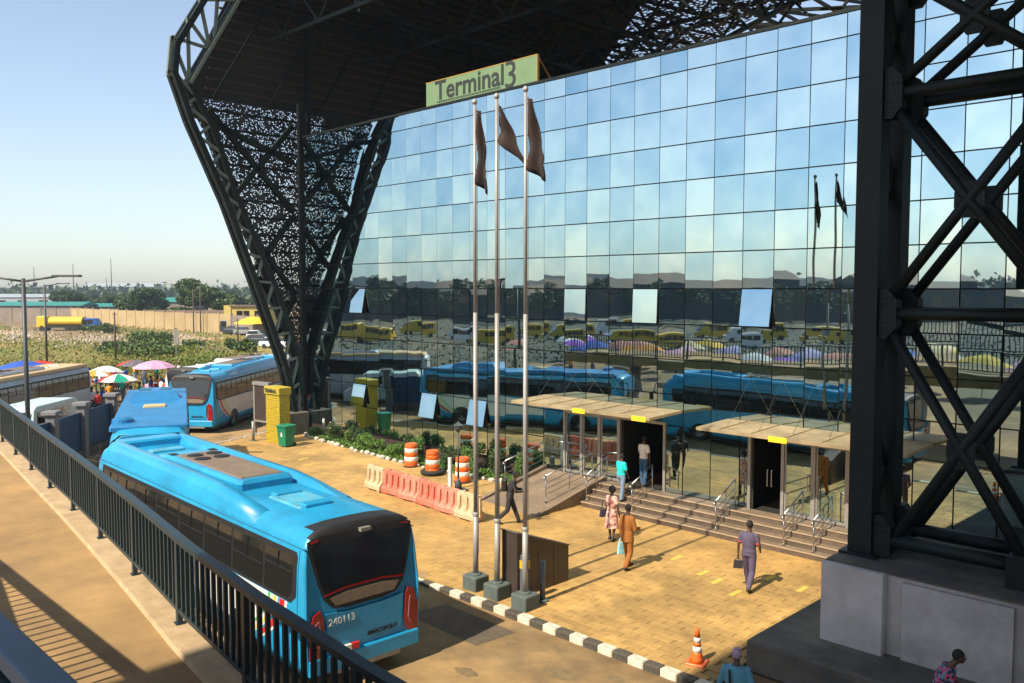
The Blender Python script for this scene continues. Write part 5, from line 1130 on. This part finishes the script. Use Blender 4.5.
for i in range(8):
    person((-50+i*4+rnd.uniform(-1,1),-8+rnd.uniform(-1,1),-.12), rnd.uniform(0,6.28), 'person standing in the mirrored market row', 1.7, legs=(.08,-.08), lift=(0,0), arms=((.1,.0,.4),(.05,.0,.2)), shirt=cols[shc[(i+3) % 7]], sleeve=.4, trousers=[jeand,blk,jean][i % 3], vox=.035, shoes=None, group='people mirrored in the glass')
# minibuses, sheds and trees on the camera's side of the road (mirrored in the glass)
for i in range(16):
    x, y = mirr(330+i*36+rnd.uniform(-8,8), 118+(i*37 % 23)); v = van(x, y, R(135+rnd.uniform(-15,15)), M['cary' if i % 4 else 'carw'], ('yellow' if i % 4 else 'white')+' minibus in the mirrored parking row, '+['far left end','above the mirrored info board','left of the first flagpole','between first two flagpoles','right of the third flagpole','near the first pale pane','over the left canopy','above the left doorway','by the second pale pane','between the pale panes','left of the bright open pane','under the bright open pane','by the mirrored flagpoles','behind the tower column','right of the tower column','far right end'][i], 5.2, 2.2, 'minibuses parked across the road', name='minibus', cat='minibus')
def shed(px_, Z, w_, d_, h, m, rm, lab, mirror=False, rz=None, wins=5):
    x, y = (mirr if mirror else polar)(px_, Z); s_ = empty('shed', (x,y,-.2), rz if rz is not None else (R(135) if mirror else R(45)), lab, 'building')
    MB().box((-w_/2,-d_/2,0),(w_/2,d_/2,h)).build('wall', m, s_)
    MB().poly([(-w_/2-.4,-d_/2-.4,h),(w_/2+.4,-d_/2-.4,h),(w_/2+.4,d_/2+.4,h),(-w_/2-.4,d_/2+.4,h),(-w_/2-.4,0,h*1.28),(w_/2+.4,0,h*1.28)], [(0,1,5,4),(2,3,4,5),(1,2,5),(3,0,4),(3,2,1,0)]).build('roof', rm, s_)
    for i in range(wins):
        xx = -w_/2+(i+.5)*w_/wins
        for q in (-1,1): MB().box((xx-w_/wins*.22,q*(d_/2+.02)-.04,h*.45),(xx+w_/wins*.22,q*(d_/2+.02)+.04,h*.75)).build('window', M['winglass'], s_)
for i, (px_, w_, h) in enumerate(((345,26,7),(410,34,9.3),(480,24,7.5),(545,36,8.6),(605,26,9.6),(665,30,7.6),(735,46,10.2),(810,30,8.4),(875,38,8),(950,30,9))):
    shed(px_, 212+(i % 3)*9, w_, 16, h*.86, M['shedd'], M['roofrust'] if i % 3 == 0 else M['shedd'], ['dark long shed across the road','rust roofed hall across the road'][i % 3 == 0]+f', mirrored {["far left","left of the first open pane","by the first flagpole","by the third flagpole","over the left canopy","beside the pale pane","above the market","by the mirrored flags","behind the tower","right of the tower"][i]}', True)
def tree(x, y, h, r, lab, mk='leaf', n=2600, group=None, th=.35):
    t = empty('tree', (x,y,-.2), rnd.uniform(0,6), lab, 'tree', group); tb = MB()
    tb.tube((0,0,0),(.1,0,h*.45),.22*h/9,.14*h/9,n=8); L_ = []
    for i in range(9):
        a = rnd.uniform(0,6.28); q = r*rnd.uniform(.15,.72); cz = h*rnd.uniform(th+.12,.86)-.25*q*(h/r)*.25; L_.append((q*cos(a),q*sin(a),cz,r*rnd.uniform(.28,.45),r*rnd.uniform(.28,.45),h*rnd.uniform(.11,.2)))
        tb.tube((.05,0,h*.32),(q*cos(a),q*sin(a),cz),.10*h/9,.03,n=5)
    tb.build('trunk', M['bark'], t); pp = lobes(L_, n, .5); pp[:,2] = np.minimum(pp[:,2], h)
    cloud('crown', pp, rng.uniform(.22,.42,len(pp))*h/9, M[mk], t)
for px_, Z, h, r, lab, mk in ((140,205,8.6,8.6,'round dark tree beyond the long wall left of the big tree','leaf'),(208,196,10.8,9.8,'biggest spreading tree beyond the wall, left of the yellow house','leafy'),(236,205,9.0,5.5,'tree partly hidden by the big tree above the yellow house','leaf'),(262,200,8.4,5.5,'tree behind the steel leg over the yellow house','leaf'),(62,255,7.6,6.5,'dark tree between the two street lamps','leaf'),(85,262,8.0,6,'dark tree right of the second street lamp','leaf'),(100,235,6.4,5,'low dark tree beyond the corner of the pale wall','leaf'),(75,250,7.2,5,'dark tree just right of the second lamp, in front of another','leaf')):
    x, y = polar(px_, Z); tree(x, y, h, r, lab, mk, 8000, 'trees beyond the wall', .12)
for i in range(16):
    px_ = 335+i*38+rnd.uniform(-12,12); x, y = mirr(px_, 205+rnd.uniform(-15,25)); tree(x, y, rnd.uniform(8,11.3), rnd.uniform(4.5,7), 'dark tree among the sheds mirrored in the glass', 'leaf', 1300, 'mirrored trees across the road')
p_ = []; 
for i in range(520):
    a = rng.uniform(-60,330); Z = rng.uniform(480,760); x, y = polar(a, Z); hh = rng.uniform(4,10.5); k = 16
    q = rng.normal(size=(k,3))*np.array([4,4,hh*.22])+np.array([x,y,hh*.55]); p_.append(q)
p_ = np.concatenate(p_); cloud('distant_woods', p_, rng.uniform(1.2,2.6,len(p_)), M['leaf'], kind='stuff')
p_ = []
for i in range(500):
    a = rng.uniform(200,1100); Z = rng.uniform(300,520); x, y = mirr(a, Z); hh = rng.uniform(4,11); q = rng.normal(size=(12,3))*np.array([3.5,3.5,hh*.22])+np.array([x,y,hh*.5]); p_.append(q)
p_ = np.concatenate(p_); cloud('woods_across_road', p_, rng.uniform(1.0,2.2,len(p_)), M['leaf'], kind='stuff')
for px_, Z, w_, h, m_, rm_, lab in ((48,225,22,3.4,'shed','roofteal','shed with a teal roof left of the trees beyond the wall'),(12,232,18,3.2,'shed','roofgrey','low grey roofed shed at the far left edge'),(118,232,14,3.0,'shed','roofteal','small teal roofed shed between two dark trees'),(172,235,16,4.2,'shed','roofteal','teal roofed shed left of the biggest tree'),(30,330,40,4.5,'roofgrey','roofgrey','wide pale shed far off between the lamps'),(125,600,50,9,'roofgrey','roofgrey','pale blue block on the horizon left of the round tree'),(165,225,16,2.6,'roofrust','roofrust','low brown roofed shed just behind the wall'),(200,178,22,2.6,'shed','roofrust','rusty roofed shed at the foot of the biggest tree')):
    shed(px_, Z, w_, 9, h, M[m_], M[rm_], lab)
for px_, Z, h in ((36,420,18),(75,430,20),(113,440,23),(108,500,14)):
    x, y = polar(px_, Z); t = empty('radio_mast', (x,y,0), label={36:'thin mast on the horizon between the two lamps',75:'thin mast above the tree right of the second lamp',113:'tallest thin mast on the horizon near the round tree',108:'short mast just left of the tallest mast'}[px_], cat='mast'); MB().tube((0,0,0),(0,0,h),.35,.12,n=5).build('mast', M['lamp'], t)
# yellow house
x, y = polar(246,166); yh = empty('yellow_house', (x,y,-.2), R(45), 'small yellow two storey house behind the wall near the steel leg', 'house')
MB().box((-1.8,-3,0),(5.5,3,4.4)).build('wall', M['yhouse'], yh); MB().box((-2.1,-3.4,4.4),(5.9,3.4,4.6)).build('roof', M['roofrust'], yh); MB().box((-3.3,-2.6,0),(-1.82,2.6,4.6)).build('wing', M['yhouse'], yh)
for xx in (-.2,1.1,3.2,4.6): f = MB().box((xx-.55,-3.06,2.1),(xx+.55,-2.98,3.6)).build('window', M['winglass'], yh); MB().box((xx-.6,-3.12,2.0),(xx+.6,-3.0,2.1)).build('sill', M['white'], f)
# long boundary wall in panels
wl = empty('boundary_wall', (-160,65,-.2), label='long pale panelled boundary wall across the waste ground', cat='wall'); wo = Vector((160,-65,.2))
def wallrun(pa_, pb_, h, m, step_=4.0):
    L_ = math.dist(pa_, pb_); n = int(L_/step_)
    for i in range(n):
        a = [pa_[k]+(pb_[k]-pa_[k])*i/n for k in (0,1)]; b = [pa_[k]+(pb_[k]-pa_[k])*(i+1)/n for k in (0,1)]; h2_ = h+rnd.uniform(-.06,.06)
        MB().beam((*a,h2_/2-.2),(*b,h2_/2-.2),.18,h2_).build('panel', m, wl, loc=wo); MB().beam((*a,-.2),(*a,h+.08),.32,.32).build('pier', m, wl, loc=wo)
A1 = polar(72,193); A2 = polar(232,146); wallrun(A1, A2, 3.4, M['wallc']); wallrun(polar(-30,200), A1, 3.3, M['wallg']); wallrun(A2, polar(272,137), 3.3, M['wallg'])
# ============================================================ FIELD VEGETATION
def field(n, pxr, Zr, s0, s1, m, name, h=.3, clump=None, sp=1.6):
    P_ = []; k = clump or 1
    for _ in range(n//k):
        a = rng.uniform(*pxr); Z = 1/rng.uniform(1/Zr[1], 1/Zr[0]); x, y = polar(a, Z); P_.append(np.stack([x+rng.normal(size=k)*sp*(k > 1), y+rng.normal(size=k)*sp*(k > 1), -.14+rng.random(k)*h*(1 if k == 1 else rng.uniform(.3,1.3))], 1))
    P_ = np.concatenate(P_); cloud(name, P_, rng.uniform(s0,s1,len(P_)), m, kind='stuff')
fq = [polar(-60,66),polar(262,66),polar(285,118),polar(300,190),polar(-60,196)]
fg = sheet('waste_ground', fq, -.15, mat('waste_ground', (.33,.215,.065), .95, c2=(.10,.145,.02), scale=.075, detail=8, stain=.4, bump=.5, bscale=2, world=True))
for (pa__, Za, Zb, pb__) in ((30,128,142,150),(150,118,136,240),(-30,146,158,70)):
    sheet('bare_earth', [polar(pa__,Za+3),polar((pa__+pb__)/2,Za-2),polar(pb__,Za+2),polar(pb__+6,Zb-3),polar((pa__+pb__)/2,Zb+2),polar(pa__-5,Zb)], -.146+.003*(pa__ > 100), mat('bare_earth', (.46,.33,.19), .95, c2=(.36,.25,.13), scale=.3, stain=.3, world=True))
field(6000, (-40,262), (70,120), .05, .15, M['grass'], 'dry_field_grass', .45, 20, 2.5)
field(11000, (-40,262), (72,122), .05, .17, M['grass2'], 'green_field_grass', .6, 60, 1.8)
field(4000, (60,262), (66,96), .05, .14, M['rust'], 'dry_scrub', .4, 60, 2.2)
field(3000, (-40,262), (120,185), .1, .25, M['grass'], 'far_field_grass', .5, 30, 3)
field(5000, (95,235), (80,116), .09, .2, M['grass2'], 'field_bushes', 1.0, 260, 1.5)
p_ = np.array([(*mirr(rng.uniform(250,1100), 1/rng.uniform(1/190,1/85)),0.) for _ in range(7000)]); p_[:,2] = rng.random(len(p_))*.5-.1; cloud('scrub_across_road', p_, rng.uniform(.08,.25,len(p_)), M['leaf'], kind='stuff')
lot = sheet('lorry_park', [mirr(300,88),mirr(1150,88),mirr(1250,205),mirr(240,205)], -.14, mat('park_ground', (.13,.10,.075), .95, c2=(.08,.085,.05), scale=.12, stain=.4, world=True))
for i, (px_, Z, h, r, mk) in enumerate(((92,160,1.6,4,'leafy'),(105,150,2.0,4,'leafy'),(145,118,2.2,3,'leafy'),(158,122,1.8,3,'leafy'),(135,104,1.6,4,'leafy'),(120,105,1.5,3,'leafy'),(176,112,1.4,3.5,'leafy'),(240,104,2.0,1.6,'leafy'),(150,98,1.4,3.5,'leafy'))):
    x, y = polar(px_, Z); b = empty('field_bush', (x,y,-.2), label=['low green mound beside the small blue van','green mound in front of the pale wall','bush on the rubble left of the pair of poles','bush on the rubble near the pair of poles','wide bush in mid field above the umbrellas','bush in mid field above the striped umbrella','bush by the back of the road sign','small upright bush below the yellow sunshade','bush in the field above the pink umbrella'][i], cat='bush', group='bushes in the waste ground')
    L_ = [(rnd.uniform(-r,r)*.7,rnd.uniform(-r,r)*.7,h*rnd.uniform(.3,.6),r*.4,r*.4,h*.35) for _ in range(6)]; pp = lobes(L_, 900, .3); pp = pp[pp[:,2] > 0]; cloud('foliage', pp, rng.uniform(.12,.26,len(pp)), M[mk], b)
    MB().tube((0,0,0),(0,0,h*.6),.08,.03,n=6).build('stem', M['bark'], b)
# rubble heaps
rb = MB()
for _ in range(900):
    px_ = rnd.choice((rnd.gauss(95,14),rnd.gauss(175,18),rnd.gauss(15,12),rnd.uniform(40,200))); Z = rnd.gauss(128,9) if px_ > 60 else rnd.gauss(138,10); x, y = polar(px_, Z); s_ = rnd.uniform(.12,.42); z = rnd.uniform(-.2,.25)
    a = rnd.uniform(0,3); c_, d_ = cos(a)*s_, sin(a)*s_; rb.poly([(x-c_,y-d_,z-.2),(x+d_,y-c_,z-.2),(x+c_,y+d_,z-.2),(x-d_,y+c_,z-.2),(x+rnd.uniform(-.1,.1),y,z+s_*.35)], [(0,1,4),(1,2,4),(2,3,4),(3,0,4)])
o = rb.build('rubble', mat('rubble', (.45,.37,.28), .95, c2=(.25,.2,.15), scale=.4)); o['kind'] = 'stuff'
# ============================================================ HAZE
hz = MB().box((-900,-700,-1.2),(300,900,36)).build('haze', bpy.data.materials.new('haze')); hz['kind'] = 'stuff'
hm_ = hz.data.materials[0]; hm_.use_nodes = True; t = hm_.node_tree; t.nodes.remove(t.nodes['Principled BSDF']); v = t.nodes.new('ShaderNodeVolumePrincipled'); v.inputs['Color'].default_value = (.72,.86,1.0,1); v.inputs['Density'].default_value = .00032; v.inputs['Anisotropy'].default_value = .2
t.links.new(v.outputs[0], t.nodes['Material Output'].inputs['Volume'])
